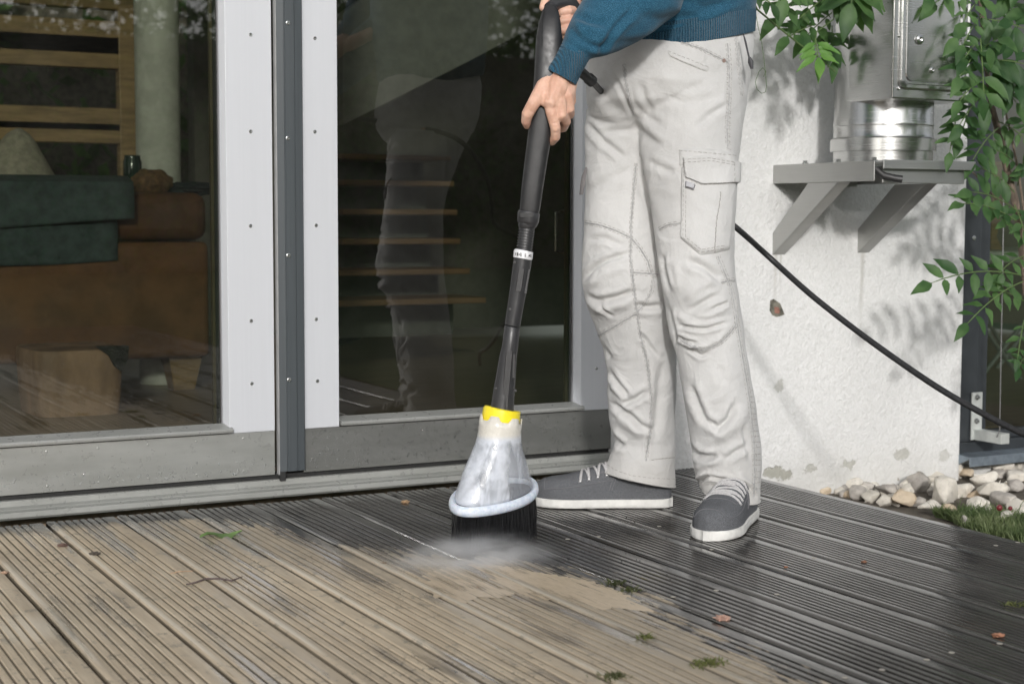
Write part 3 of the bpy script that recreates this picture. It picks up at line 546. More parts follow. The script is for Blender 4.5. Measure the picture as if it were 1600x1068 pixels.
# ------------------------------------------------------------ wisteria
def leaflet(mb, base, d, n, L, Wd, droop=.25):
    d = d/np.linalg.norm(d); sd = np.cross(d, n); sd /= np.linalg.norm(sd)+1e-9; n = np.cross(sd, d)
    prof = ((0,.05),(.14,.62),(.34,1.0),(.58,.86),(.80,.45),(1.0,.02)); v = []; ph = rr.uniform(0, 6)
    for t, w in prof:
        c = base+d*L*t-n*L*droop*t*t; wv = .035*L*math.sin(ph+t*9)
        v += [c-sd*w*Wd/2+n*(w*Wd*.16+wv), c-n*.0, c+sd*w*Wd/2+n*(w*Wd*.16-wv)]
    mb.add(v, [(3*i+a, 3*i+a+1, 3*i+a+4, 3*i+a+3) for i in range(5) for a in (0, 1)])
def compound(mb, st, a, b, pairs, L, sag=.12, nrm=None, term=True, asp=.40):
    a = np.array(a, float); b = np.array(b, float); d = b-a; T = np.linalg.norm(d); pts = []
    n0 = np.array(nrm if nrm is not None else (-.35+rr.uniform(-.25,.25), -.75, .55+rr.uniform(-.3,.3)), float); n0 /= np.linalg.norm(n0)
    for i in range(9):
        t = i/8; pts.append(a+d*t+np.array((0,0,1))*T*sag*4*t*(1-t)*.5)
    st.tube(pts, [.0016]*8+[.0008], 5)
    for k in range(pairs):
        t = .22+.74*k/max(1, pairs-.4); i = int(t*8); P = pts[i]+(pts[min(8,i+1)]-pts[i])*(t*8-i); tg = pts[min(8,i+1)]-pts[i]; tg /= np.linalg.norm(tg)
        s_ = np.cross(tg, n0); s_ /= np.linalg.norm(s_)
        for sg in (-1, 1):
            dr_ = tg*rr.uniform(.45,.75)+s_*sg+n0*rr.uniform(-.25,.2)+np.array((0,0,-1))*rr.uniform(-.05,.15)
            l = L*rr.uniform(.68,1.18)*(1-.15*abs(t-.5)); leaflet(mb, P+dr_/np.linalg.norm(dr_)*.003, dr_, n0+s_*sg*.25, l, l*asp, rr.uniform(.05,.3))
    if term: leaflet(mb, pts[-1], (pts[-1]-pts[-3])+np.array((0,0,-.01)), n0, L*1.1, L*asp*1.1, .2)
wv = empty('wisteria_vine', at(1600, 460, 2.95), 'leafy wisteria with a brown stem climbing past the flue and dark side window', 'climbing plant')
lf = MB(); st_ = MB(); tk = MB()
tk.tube([(3.42,2.98,-.12),(3.36,3.02,.15),(3.345,3.0,.4), at(1601,420,2.97), at(1590,330,2.95), at(1577,280,2.94), at(1564,220,2.95), at(1549,165,2.96), at(1540,90,2.97), at(1532,0,2.97), at(1525,-160,2.98), at(1560,-420,3.0)], [.016,.015,.013,.011,.0105,.0095,.009,.008,.006,.006,.006,.005], 10)
tk.tube([at(1600,460,2.99), at(1597,400,2.93), at(1603,350,2.92), at(1590,260,2.93), at(1575,190,2.93), at(1558,120,2.93)], [.004,.0035,.003,.003,.0025,.002], 7)
tk.tube([at(1515,264,2.9), at(1535,285,2.9), at(1556,312,2.92), at(1580,345,2.95)], [.0018,.002,.0025,.003], 6)
for (ax_, ay_, bx_, by_, Y, n_, L) in (
    (1550,-30,1462,5,2.86,4,.075),(1540,-10,1505,35,2.84,3,.070),(1545,10,1600,20,2.86,3,.07),(1535,30,1600,45,2.84,3,.085),(1538,20,1505,70,2.82,3,.060),
    (1538,60,1508,90,2.82,3,.065),(1535,75,1500,120,2.80,3,.065),(1532,95,1600,100,2.80,3,.085),(1536,110,1600,135,2.80,4,.085),(1535,125,1500,158,2.78,3,.06),
    (1545,120,1588,160,2.82,3,.075),(1530,140,1500,215,2.84,4,.060),(1535,150,1500,195,2.80,3,.062),(1500,160,1484,238,2.82,3,.052),(1532,60,1538,165,2.78,4,.075),(1532,80,1560,60,2.80,2,.07),
    (1560,190,1600,215,2.86,3,.055),(1560,200,1520,250,2.86,4,.060),(1590,260,1555,235,2.88,3,.05),(1585,300,1530,262,2.86,3,.05),(1590,330,1518,300,2.84,4,.065),(1588,345,1505,318,2.83,4,.06),
    (1585,320,1600,360,2.88,3,.05),(1590,290,1600,250,2.88,3,.05),(1600,380,1570,350,2.87,3,.05),
    (1596,430,1455,442,2.80,5,.068),(1598,440,1512,505,2.78,5,.062),(1600,470,1540,455,2.82,3,.055),(1600,500,1590,560,2.84,3,.04),(1602,400,1560,428,2.86,3,.05),(1600,560,1592,575,2.84,2,.045),
    (1500,-70,1420,-35,2.84,4,.065),(1490,-50,1455,-5,2.78,2,.065),(1565,-40,1600,-20,2.84,3,.08),(1500,-90,1350,-60,2.8,5,.085)):
    a = at(ax_, ay_, Y+.06); b = at(bx_, by_, Y); compound(lf, st_, a, b, n_, L*.9, .10, asp=.43)
for (x, y, dx, dy, Y, L) in ((1533,152,3,18,2.72,.056),(1496,60,-8,10,2.76,.06),(1560,40,12,-3,2.76,.055),(1545,75,2,14,2.74,.05),(1500,200,-8,10,2.76,.05),(1512,185,12,8,2.77,.05)):
    a = at(x, y, Y); b = at(x+dx, y+dy, Y); leaflet(lf, a, b-a, np.array((-.35,-.9,.2)), L, L*.5, .1)
lf.build('leaves', M['leaf'], wv); st_.build('leaf_stalks', M['stem'], wv); tk.build('stem', M['bark'], wv)
lf = MB(); ly = MB(); st_ = MB()
wb = empty('wisteria_branch', at(1240, -40, 2.95), 'wisteria spray hanging at the top against the white wall, one young leaf bright green', 'climbing plant')
st_.tube([at(1310,-160,3.1), at(1250,-100,3.0), at(1175,-5,2.88), at(1183,15,2.88), at(1215,42,2.9), at(1250,70,2.93), at(1276,88,2.95), at(1305,112,2.98)], [.004,.003,.0028,.0022,.0022,.0020,.0018,.0014], 7)
st_.tube([at(1330,-150,3.1), at(1310,-40,3.0), at(1302,10,2.96), at(1303,30,2.95), at(1276,50,2.95), at(1274,68,2.94)], [.004,.003,.002,.0016,.0014,.0012], 6)
for (ax_, ay_, bx_, by_, Y, n_, L) in ((1300,-40,1212,28,2.98,3,.062),(1300,-10,1248,30,3.0,3,.05),(1275,38,1232,58,3.0,3,.055),(1300,20,1255,62,3.04,3,.05),(1302,-30,1330,0,2.95,3,.075),(1310,-20,1345,10,2.93,3,.065),
    (1276,60,1300,75,3.05,3,.05),(1180,-10,1205,6,2.88,2,.04),(1350,-60,1330,5,2.9,4,.085),(1240,-60,1225,-5,2.95,4,.07),(1280,-30,1262,12,3.05,3,.06),(1300,40,1302,95,3.06,4,.05)):
    compound(lf, st_, at(ax_, ay_, Y), at(bx_, by_, Y-.02), n_, L, .05, asp=.45)
compound(ly, st_, at(1274,60,2.93), at(1278,90,2.90), 4, .056, .0, nrm=(-.4,-.85,.35), asp=.30)
tp = at(1280,90,2.90); leaflet(ly, tp, at(1281,126,2.87)-tp, np.array((-.35,-.9,.2)), .062, .026, .05)
lf.build('leaves', M['leaf'], wb); ly.build('young_leaf', M['leaf_y'], wb); st_.build('twig', M['stem'], wb)
q = MB(); q.tube([at(x, y, 2.9) for x, y in ((1180,14),(1184,40),(1190,65),(1194,95),(1196,115),(1198,135),(1196,144),(1190,146),(1183,140),(1180,128),(1186,112),(1192,106),(1197,112),(1193,120))], .0007, 5); q.build('tendril', M['stem'], wb)
# ------------------------------------------------------------ stones
def stone(px, py, hw, tone, i):
    c = fl(px, py+hw*.25, -.095); D = (c-O)@fw; r = hw/FPX*D*1.22; bm = bmesh.new(); q = random.Random(i*13+5)
    el = (r*q.uniform(.95,1.1), r*q.uniform(.7,.95), r*q.uniform(.62,.85))
    for k in range(16):
        z = q.uniform(-1, 1); t = q.uniform(0, 6.283); s_ = math.sqrt(1-z*z); bm.verts.new((el[0]*s_*math.cos(t), el[1]*s_*math.sin(t), el[2]*z))
    bmesh.ops.convex_hull(bm, input=bm.verts); 
    for v in [v for v in bm.verts if not v.link_faces]: bm.verts.remove(v)
    bmesh.ops.bevel(bm, geom=list(bm.edges), offset=r*.10, segments=2, affect='EDGES', profile=.6)
    bmesh.ops.triangulate(bm, faces=bm.faces); bmesh.ops.subdivide_edges(bm, edges=bm.edges, cuts=1)
    for v in bm.verts:
        k_ = math.sqrt((v.co.x/el[0])**2+(v.co.y/el[1])**2+(v.co.z/el[2])**2)
        if k_ > 1: v.co /= k_
    bm.normal_update()
    for v in bm.verts: v.co += v.normal*r*.05*noise.noise(v.co*(2.5/r)+Vector((i, 0, 0)))
    me = bpy.data.meshes.new('stone'); bm.to_mesh(me); bm.free(); o = link(me, 'stone', STN[tone], None, True, 0, 2, 32)
    o.location = (c[0], c[1], -.104+el[2]*.72); o.rotation_euler = (0, 0, q.uniform(0, 6)); return o
big = [(1475,772,26,0,'largest pale stone in the middle of the gravel strip'),(1410,781,20,1,'tan stone with a flat top at the deck edge'),(1433,757,22,2,'rounded grey-brown stone behind the tan one'),(1388,748,17,2,'dark grey stone against the wall foot'),(1384,764,19,2,'long brown stone near the deck edge'),
 (1300,752,17,1,'small tan stone at the wall foot, first from the deck corner'),(1330,756,18,0,'pale flat stone near the deck corner'),(1362,776,15,0,'pale stone peeping over the deck edge'),(1383,782,12,0,'small white stone at the deck edge'),(1452,792,16,0,'pale pointed stone touching the deck edge'),
 (1437,740,18,0,'pale slab against the wall foot'),(1482,736,20,0,'long whitish stone below the wall corner'),(1512,740,14,1,'orange-tan stone below the zinc sill'),(1535,745,20,0,'leaning pale slab under the window'),(1566,732,19,0,'upright pale stone under the window'),(1590,728,14,0,'white stone at the right edge under the sill'),
 (1503,762,20,0,'pale stone right of the largest one'),(1550,768,26,0,'wide pale stone with a brown face'),(1528,790,20,0,'pale stone partly in the grass'),(1566,784,22,2,'grey stone among grass blades'),(1590,792,18,0,'white stone at the right edge by the berries'),(1585,758,16,2,'brown stone at the right edge'),
 (1480,800,14,1,'small rusty orange stone at the deck edge'),(1505,815,12,2,'half buried grey stone in the grass'),(1340,770,16,2,'grey stone low at the deck edge'),(1270,746,12,1,'little tan stone where wall and deck meet'),(1418,766,12,0,'pale wedge stone between two larger ones'),(1460,745,14,0,'squarish pale stone beside the wall'),(1572,808,12,0,'small pale stone in the grass')]
placed = []
for i, (px, py, hw, tn, lb) in enumerate(big):
    o = stone(px, py, hw, tn, i); placed.append((px, py)); tag(o, lb, 'stone', 'loose stones between deck and house')
q = random.Random(21); nfill = 0
while nfill < 80:
    px = q.uniform(1262, 1600); lo = 742-(px-1262)*.10; py = q.uniform(lo, 758+(px-1262)*.13)
    if py > 800: continue
    o = stone(px, py+3, q.uniform(10, 17), q.choice((0,0,1,2)), 100+nfill); o.location.z -= .012
    jb = min(range(len(big)), key=lambda j: (big[j][0]-px)**2+(big[j][1]-py)**2); dx, dy = px-big[jb][0], py-big[jb][1]
    rel = ('just left of' if dx < 0 else 'just right of') if abs(dx) > abs(dy) else ('just behind' if dy < 0 else 'just in front of')
    tone = [m_.name for m_ in o.data.materials][0].split('_')[1]; tag(o, ' '.join(('small %s stone %s the %s' % (tone, rel, big[jb][4])).split()[:16]), 'stone', 'small filler stones'); nfill += 1
# grass
gr = MB(); q = random.Random(5)
for i in range(3600):
    px = q.uniform(1462, 1640); e = 1/(1+math.exp(-(px-1500)/9)); py = 812+(px-1500)*.22+q.uniform(-26, 12)*e*(1 if px > 1490 else .5)+4
    c = fl(px, py, -.10)
    if c[0] < 2.318 and c[1] < 3.2: continue
    h = q.uniform(.014, .034)*(1.9 if q.random() < .03 else 1); a = q.uniform(0, 6.28); w = q.uniform(.0011, .002); b = np.array((math.cos(a), math.sin(a), 0)); l = np.array((q.gauss(0,.5), q.gauss(0,.5), 0))*h
    P = [c, c+l*.3+[0,0,h*.55], c+l*.8+[0,0,h*.9]]; gr.add([P[0]-b*w, P[0]+b*w, P[1]-b*w*.8, P[1]+b*w*.8, P[2]], [(0,1,3,2),(2,3,4)])
t = t_leaf('grass_blade', (.10,.14,.06), (.24,.28,.14)); tag(gr.build('grass', t, smooth=False), 'short green grass growing between the stones and the deck edge', 'grass', kind='stuff')
for i, (x, y) in enumerate(((1561,806),(1578,807))):
    c = fl(x, y+6, -.09); o = blob('berry', simple('red_berry', (.17,.025,.03), .3, 0, .1, 20, 0), None, (0,0,0), (.0075-.002*i,)*3, .05, 4, 3); o.location = V(c+[0,0,.03]); tag(o, ('larger', 'smaller')[i]+' of the two dark red berries in the grass beside the white stones', 'berry', 'red berries')
# ------------------------------------------------------------ litter on the deck
q = MB(); c0 = fl(312, 842); c1 = fl(378, 834); d_ = c1-c0; n_ = np.array((0,0,1.)); sd = np.cross(d_, n_); sd /= np.linalg.norm(sd); v = []
for i in range(13):
    t = i/12; w = .017*math.sin(math.pi*min(1, t*1.02+.0))**.7*(1+.22*math.sin(i*2.6)); c = c0+d_*t+[0,0,.003+.004*math.sin(t*7)]
    v += [c-sd*w+[0,0,.003], c, c+sd*w+[0,0,.004*math.sin(t*9)]]
q.add(v, [(3*i+a, 3*i+a+1, 3*i+a+4, 3*i+a+3) for i in range(12) for a in (0,1)]); o = q.build('fallen_leaf', t_leaf('fallen_green_leaf', (.16,.27,.08), (.25,.38,.14))); tag(o, 'long pale green serrated leaf lying on the dirty boards', 'leaf')
def twig(pts, r, lb):
    P = [fl(*p)+np.array((0,0,r+.0012*(i % 2))) for i, p in enumerate(pts)]; q = MB(); q.tube(P, [r*.7]+[r]*(len(P)-2)+[r*.5], 7); tag(q.build('twig', simple('twig_bark', (.10,.075,.07) if r > .0011 else (.38,.26,.17), .8, 0, .3, 80)), lb, 'twig', 'twigs on the deck')
twig(((291,914),(305,912),(322,905),(345,906),(362,908),(378,903)), .0017, 'dark crooked twig lying across the grooves'); twig(((266,896),(280,894),(302,892)), .0010, 'thin light brown twig above the dark one')
def crumple(px, py, r, col, name, lb, cat, grp, fl_=.35):
    c = fl(px, py); o = blob(name, simple(name+'_%d' % px, col, .8, 0, .35, 90, .6, .002), None, (0,0,0), (r, r*.8, r*fl_), .9, 14, 3, px); o.location = V(c+[0,0,r*fl_*.7]); tag(o, lb, cat, grp)
for a in ((98,853,.009,(.16,.10,.08),'curled reddish brown scrap on the second board from the left'),(148,866,.009,(.09,.075,.06),'dark dry bud beside the pale board edge at left'),(1129,968,.012,(.50,.31,.24),'pinkish brown crumpled petal on the wet dark boards'),(633,785,.009,(.36,.24,.14),'tan triangular scrap near the door threshold behind the brush'),
    (1560,994,.009,(.36,.17,.10),'rust coloured scrap near the right edge of the boards'),(600,880,.005,(.2,.15,.1),'tiny brown scrap left of the brush'),(1228,886,.004,(.3,.13,.07),'tiny red-brown scrap below the right shoe'),(8,895,.006,(.40,.27,.19),'tan scrap at the far left edge of the boards'),(1350,878,.005,(.26,.13,.08),'small brown scrap in the middle of the dark boards')):
    crumple(a[0], a[1], a[2], a[3], 'dry_scrap', a[4], 'dry leaf', 'dry scraps on the deck')
PL_ = ['pale petal just above the pinkish brown crumpled petal','pale petal right of and above the pinkish brown crumpled petal','pale petal near the bottom right corner, upper right of a pair','pale petal below the rust coloured scrap at right','pale petal near the bottom edge, third from the right','lowest pale petal at the bottom edge of the wet boards','pale petal right beside the rust coloured scrap','pale petal left of the crumpled pinkish petal','pale petal under the toe of the front shoe','pale petal left of the front shoe, nearest the brush','pale petal closest to the right side of the bristles','pale petal between the two shoes','pale petal near the grass, left one of two by the deck edge','pale petal at the right border by the deck edge','pale petal right of the front shoe near the second joint','pale petal at the tip of the muddy film']
for i, (x, y, lb) in enumerate(((1119,922,'left'),(1214,928,''),(1448,1030,''),(1487,1019,''),(1378,1046,''),(1320,1058,''),(1562,1005,''),(1052,932,''),(1112,858,''),(935,838,''),(887,842,''),(1030,822,''),(1556,852,''),(1590,847,''),(1272,871,''),(1003,938,''))):
    c = fl(x, y); q = MB(); q.lathe(c+np.array((0,0,.0003)), (0,0,1), [(.0046,0),(.0042,.0006),(.0002,.0009)], 14, False); o = q.build('pale_petal', simple('pale_petal_%d' % i, (.33,.31,.27), .5)); tag(o, PL_[i], 'petal', 'pale petals on the wet deck')
def moss(px, py, n, sp, lb):
    q = MB(); g_ = random.Random(px); c = fl(px, py)
    for i in range(n):
        x, y = g_.gauss(0, sp*1.3), g_.gauss(0, sp); h = g_.uniform(.001, .008); a = g_.uniform(0, 6.28); b = np.array((math.cos(a), math.sin(a), 0))*.0011; p_ = c+[x, y, 0]; l = np.array((g_.gauss(0,.006), g_.gauss(0,.006), h))
        q.add([p_-b, p_+b, p_+l*.6+b, p_+l*.6-b, p_+l], [(0,1,2,3),(3,2,4)])
    tag(q.build('moss_tuft', t_leaf('moss_%d' % px, (.06,.06,.03), (.17,.18,.06)), smooth=False), lb, 'moss', 'moss tufts on the deck')
moss(962,911,110,.008,'olive moss tuft at the edge of the washed boards, nearest the brush'); moss(985,922,70,.008,'small dark moss crumb just right of the moss tuft nearest the brush'); moss(1108,1037,150,.009,'green moss tuft at the bottom, right of the middle'); moss(958,1058,110,.008,'yellow-green moss tuft at the bottom edge below the brush'); moss(1590,945,60,.009,'grass-like tuft in a board joint at the right edge'); moss(1012,996,60,.006,'small dark moss crumb on the beige boards between two tufts')
# ------------------------------------------------------------ garden seen in the glass
def foliage(mb, c, rad, n, size, q, shell=.55):
    for i in range(n):
        d = np.array([q.gauss(0,1) for _ in range(3)]); d /= np.linalg.norm(d); k = shell+(1-shell)*q.random(); k *= 1+.25*noise.noise(Vector(tuple(d*2.2))+Vector((c[0],0,0)))
        P = np.array(c)+d*np.array(rad)*k; a = np.array([q.gauss(0,1) for _ in range(3)]); a /= np.linalg.norm(a); b = np.cross(a, d+.01); b /= np.linalg.norm(b)+1e-6; s_ = size*q.uniform(.6,1.4)
        mb.add([P-a*s_, P-b*s_*.45, P+a*s_, P+b*s_*.45], [(0,1,2,3)])
q = random.Random(9); hd = MB()
for x in np.arange(-14, 17, .9): foliage(hd, (x+q.uniform(-.2,.2), -13+q.uniform(-.3,.3), .9), (.8,.6,1.3+q.uniform(-.1,.25)), 420, .075, q, .7); foliage(hd, (x+q.uniform(-.2,.2), -13.6+q.uniform(-.3,.3), 2.3), (.9,.7,1.2+q.uniform(-.2,.4)), 420, .085, q, .6); foliage(hd, (x+q.uniform(-.2,.2), -14+q.uniform(-.3,.3), 3.3), (.9,.7,.75+q.uniform(-.2,.3)), 360, .085, q, .4); foliage(hd, (x+q.uniform(-.2,.2), -14.3+q.uniform(-.3,.3), 4.1), (.9,.7,.6+q.uniform(-.2,.25)), 300, .09, q, .3)
core = MB(); core.box((-14.4,-13.6,-.11), (17,-13.2,2.9))
hg = empty('hedge', (-2,-13,-.11), 'dense clipped green hedge along the garden behind the camera', 'hedge'); hd.build('foliage', M['leaf_h'], hg, False); core.build('branches', M['soil'], hg, False)
for i, (x, y, h, r_) in enumerate(((-7.5,-16,3.0,2.2),(-2.6,-17,2.9,2.0),(4.5,-16,2.8,1.9),(11,-15,3.0,2.1))):
    tr = empty('garden_tree', (x, y, -.11), ('broad green tree seen only as a reflection, left end of the garden', 'green tree reflected in the left glass door', 'green tree reflected in the right glass door', 'green tree at the right end of the garden')[i], 'tree', 'garden trees')
    cr = MB()
    for k in range(7): foliage(cr, (x+q.uniform(-1,1)*r_*.6, y+q.uniform(-.8,.8), h-1.0+q.uniform(-.5,.6)), (r_*.5, r_*.5, .7), 380, .09, q, .4)
    cr.build('crown', M['leaf_h'], tr, False); tk = MB(); tk.tube([(x,y,-.12),(x+.1,y,1),(x,y,2.2),(x-.1,y,2.9)], [.16,.13,.09,.03], 10); tk.build('trunk', M['bark'], tr)
hd = MB()
for x in np.arange(-7, 6, .9): foliage(hd, (x, 11+q.uniform(-.3,.3), 1.4), (.9,.6,1.7), 420, .09, q, .6)
hg = empty('hedge', (0,11,-.11), 'tall green hedge outside the pine framed window at the back of the room', 'hedge'); hd.build('foliage', M['leaf_h'], hg, False)
core = MB(); core.box((-7.4,11.1,-.11), (6,11.5,2.3)); core.build('branches', M['soil'], hg, False)
# ------------------------------------------------------------ person
HQ = -np.array((fw[0], fw[1], 0)); HQ /= np.linalg.norm(HQ)
def ring(xl, yl, xr, yr, D, k=.9, dz=0, n=40, e=1.0):
    a = pd(xl, yl, D); b = pd(xr, yr, D); c = (a+b)/2; h = (b-a)/2; s_ = np.linalg.norm(h); q_ = HQ*s_*k+np.array((0,0,dz)); out = []
    for i in range(n):
        t = 2*math.pi*i/n; ct, st_ = math.cos(t), math.sin(t)
        if e != 1: ct = math.copysign(abs(ct)**e, ct); st_ = math.copysign(abs(st_)**e, st_)
        out.append(c+h*ct+q_*st_)
    return out
def remesh(mb, voxel, smooth=6, fac=.5):
    me = bpy.data.meshes.new('tmp'); me.from_pydata(mb.v, [], mb.f)
    bm = bmesh.new(); bm.from_mesh(me); bmesh.ops.recalc_face_normals(bm, faces=bm.faces); bm.to_mesh(me); bm.free()
    o = bpy.data.objects.new('tmp', me); COL.objects.link(o)
    r_ = o.modifiers.new('r', 'REMESH'); r_.mode = 'VOXEL'; r_.voxel_size = voxel
    if smooth: s_ = o.modifiers.new('s', 'SMOOTH'); s_.iterations = smooth; s_.factor = fac
    dg = bpy.context.evaluated_depsgraph_get(); dg.update(); out = bpy.data.meshes.new_from_object(o.evaluated_get(dg)); bpy.data.objects.remove(o); bpy.data.meshes.remove(me)
    return out
def arrs(me):
    n = len(me.vertices); co = np.empty(n*3); me.vertices.foreach_get('co', co); no = np.empty(n*3); me.vertex_normals.foreach_get('vector', no)
    return co.reshape(-1, 3), no.reshape(-1, 3)
def strokes(me, S, ws=1.0):
    co, no = arrs(me); P = proj(co); view = co-O; view /= np.linalg.norm(view, axis=1)[:, None]
    face = np.clip(-(no*view).sum(1)*2.2, 0, 1); disp = np.zeros(len(co))
    for kind, pts, w, amp in S:
        w = w*ws
        pts = np.array(pts, float); seg = np.linalg.norm(np.diff(pts, axis=0), axis=1); tot = seg.sum(); best = np.full(len(co), 1e9); sgn = np.zeros(len(co)); par = np.zeros(len(co)); acc = 0
        box = (P[:,0] > pts[:,0].min()-4*w) & (P[:,0] < pts[:,0].max()+4*w) & (P[:,1] > pts[:,1].min()-4*w) & (P[:,1] < pts[:,1].max()+4*w)
        idx = np.where(box)[0]; q_ = P[idx, :2]; bs = best[idx]; sg = sgn[idx]; pr = par[idx]
        for i in range(len(pts)-1):
            d = pts[i+1]-pts[i]; L = seg[i]; t = np.clip(((q_-pts[i])@d)/(L*L), 0, 1); v_ = q_-pts[i]-t[:, None]*d; ds = np.linalg.norm(v_, axis=1); m_ = ds < bs
            bs = np.where(m_, ds, bs); sg = np.where(m_, np.sign(d[0]*v_[:,1]-d[1]*v_[:,0]), sg); pr = np.where(m_, (acc+t*L)/tot, pr); acc += L
        tap = np.clip(np.minimum(pr, 1-pr)*4.5+.12, 0, 1)
        x = bs/w
        if kind == 'v': g_ = -np.exp(-(x/.62)**2)+.55*np.exp(-((x-1.5)/.75)**2)
        elif kind == 'r': g_ = np.exp(-x*x)
        else: g_ = sg*x*np.exp(-x*x*.6)*1.3       # step: high on one side, low on the other
        disp[idx] += amp*.001*g_*tap
    co = co+no*(disp*face)[:, None]; me.vertices.foreach_set('co', co.ravel()); me.update()
def bvh(me):
    return BVHTree.FromPolygons([v.co[:] for v in me.vertices], [p.vertices[:] for p in me.polygons])
def hit(T, px, py):
    d = ray(px, py); d = d/np.linalg.norm(d); h = T.ray_cast(V(O), V(d), 20)
    return (np.array(h[0]), np.array(h[1])) if h[0] is not None else (None, None)
def resample(pts, step):
    pts = np.array(pts, float); seg = np.linalg.norm(np.diff(pts, axis=0), axis=1); cum = np.concatenate([[0], np.cumsum(seg)]); n = max(2, int(cum[-1]/step)+1); s_ = np.linspace(0, cum[-1], n)
    return np.stack([np.interp(s_, cum, pts[:,0]), np.interp(s_, cum, pts[:,1])], 1)
def seam(mb, T, pts, off=0.0, rad=.0009, lift=.0004, step=3, wob=.35, dash=False):
    p = resample(pts, step); t = np.gradient(p, axis=0); n = np.stack([-t[:,1], t[:,0]], 1); n /= np.linalg.norm(n, axis=1)[:, None]+1e-9; p = p+n*off
    run = []; last = None
    def flush():
        if len(run) > 2: mb.tube(run, rad, 5)
    for i, (x, y) in enumerate(p):
        h, nn = hit(T, x+rr.uniform(-wob, wob), y+rr.uniform(-wob, wob))
        if h is None or (last is not None and np.linalg.norm(h-last) > .03): flush(); run = []; last = h; continue
        if nn@(h-O) > 0: nn = -nn
        run.append(h+nn*lift); last = h
        if dash and len(run) >= 3: flush(); run = []
    flush()
def drape(mb, T, top, bot, th, nx=22, ny=10):
    a = resample(top, .5); b = resample(bot, .5); a = a[np.linspace(0, len(a)-1, nx).astype(int)]; b = b[np.linspace(0, len(b)-1, nx).astype(int)]; G = []; 
    for j in range(ny):
        row = []
        for i in range(nx):
            q_ = a[i]*(1-j/(ny-1))+b[i]*j/(ny-1); h, nn = hit(T, *q_)
            if h is None: h, nn = (row[-1] if row else (None, None))
            row.append((h, nn))
        f_ = next((r_ for r_ in row if r_[0] is not None), None)
        if f_ is None: f_ = G[-1][0]
        row = [r_ if r_[0] is not None else f_ for r_ in row]; G.append(row)
    v = []
    for j in range(ny):
        for i in range(nx):
            h, nn = G[j][i]; edge = i in (0, nx-1) or j in (0, ny-1)
            if nn@(h-O) > 0: nn = -nn
            v.append(h+nn*(-.0008 if edge else th))
    # inner ring pulled out so the rim is a sharp step
    mb.add(v, [(j*nx+i, j*nx+i+1, (j+1)*nx+i+1, (j+1)*nx+i) for j in range(ny-1) for i in range(nx-1)])
hd0 = pd(1040, -520, 3.29)
pers = empty('person', (1.86, 2.76, 0), 'person in teal sweater, pale grey cargo trousers and grey shoes, holding the brush lance', 'person')
# body
hb = MB()
def cap(mb, pts, n=14):
    # pts: list of (xyz, radius); rounded ends
    P = [np.array(p, float) for p, r in pts]; Rr = [r for p, r in pts]; d0 = (P[0]-P[1]); d0 /= np.linalg.norm(d0); d1 = P[-1]-P[-2]; d1 /= np.linalg.norm(d1)
    P = [P[0]+d0*Rr[0]*.92, P[0]+d0*Rr[0]*.6]+P+[P[-1]+d1*Rr[-1]*.6, P[-1]+d1*Rr[-1]*.92]; Rr = [Rr[0]*.35, Rr[0]*.8]+Rr+[Rr[-1]*.8, Rr[-1]*.35]
    mb.tube(P, Rr, n)
hipc = pd(1045, 90, 3.30); neck = pd(1015, -395, 3.27); chest = pd(1045, -180, 3.28)
cap(hb, [(hipc+[0,0,-.05], .090), (hipc+[0,0,.1], .100), (chest, .115), (pd(1040,-290,3.28), .10)], 20)
cap(hb, [(pd(1035,-330,3.28), .08), (neck, .058), (pd(1005,-450,3.26), .055)], 16)
hc = pd(998, -520, 3.25)
hb.rings([[hc+np.array((0,0,1))*h+np.array((-1,0,0))*(fx+a*math.cos(t))+np.array((0,1,0))*b*math.sin(t) for t in [2*math.pi*i/24 for i in range(24)]] for h, a, b, fx in ((-.115,.03,.03,.035),(-.105,.05,.042,.03),(-.07,.075,.06,.018),(-.03,.088,.068,.008),(.01,.092,.073,.004),(.05,.095,.076,0),(.085,.085,.070,-.004),(.108,.06,.05,-.006),(.12,.025,.02,-.008))])
cap(hb, [(hc+[-.090,0,.012], .008), (hc+[-.108,0,-.022], .013)], 8)
cap(hb, [(hc+[-.082,-.018,-.062], .007), (hc+[-.082,.018,-.062], .007)], 8)
for s_ in (-1, 1):
    cap(hb, [(hc+[.006,s_*.074,.02], .012), (hc+[.008,s_*.078,-.02], .010)], 8); cap(hb, [(hc+[-.078,s_*.030,.026], .010), (hc+[-.080,s_*.045,.024], .008)], 8)
A_sh = pd(1062, -318, 3.14); A_el = pd(1022, -62, 3.07); A_wr = pd(876, 120, 2.985); B_sh = pd(1010, -325, 3.42); B_el = pd(1010, -110, 3.42); B_wr = pd(903, -14, 3.13)
cap(hb, [(pd(1045,-300,3.24), .06), (A_sh, .045), ((A_sh+A_el)/2, .036), (A_el, .031), ((A_el*2+A_wr)/3, .021), (A_wr*.92+A_el*.08, .0205)])
cap(hb, [(pd(1025,-305,3.32), .06), (B_sh, .045), ((B_sh+B_el)/2, .036), (B_el, .031), ((B_el*2+B_wr)/3, .021), (B_wr*.92+B_el*.08, .0205)])
LA = [(975,150,3.34),(975,200,3.34),(975,300,3.34),(985,450,3.335),(1003,600,3.385),(1005,720,3.41),(1000,745,3.42)]; LB = [(1082,150,3.29),(1084,200,3.27),(1085,300,3.24),(1093,440,3.225),(1118,600,3.24),(1138,720,3.262),(1143,765,3.265)]
for L_q in (LA, LB): cap(hb, [(pd(*p), r_) for p, r_ in zip(L_q, (.050,.058,.058,.046,.042,.030,.025))])
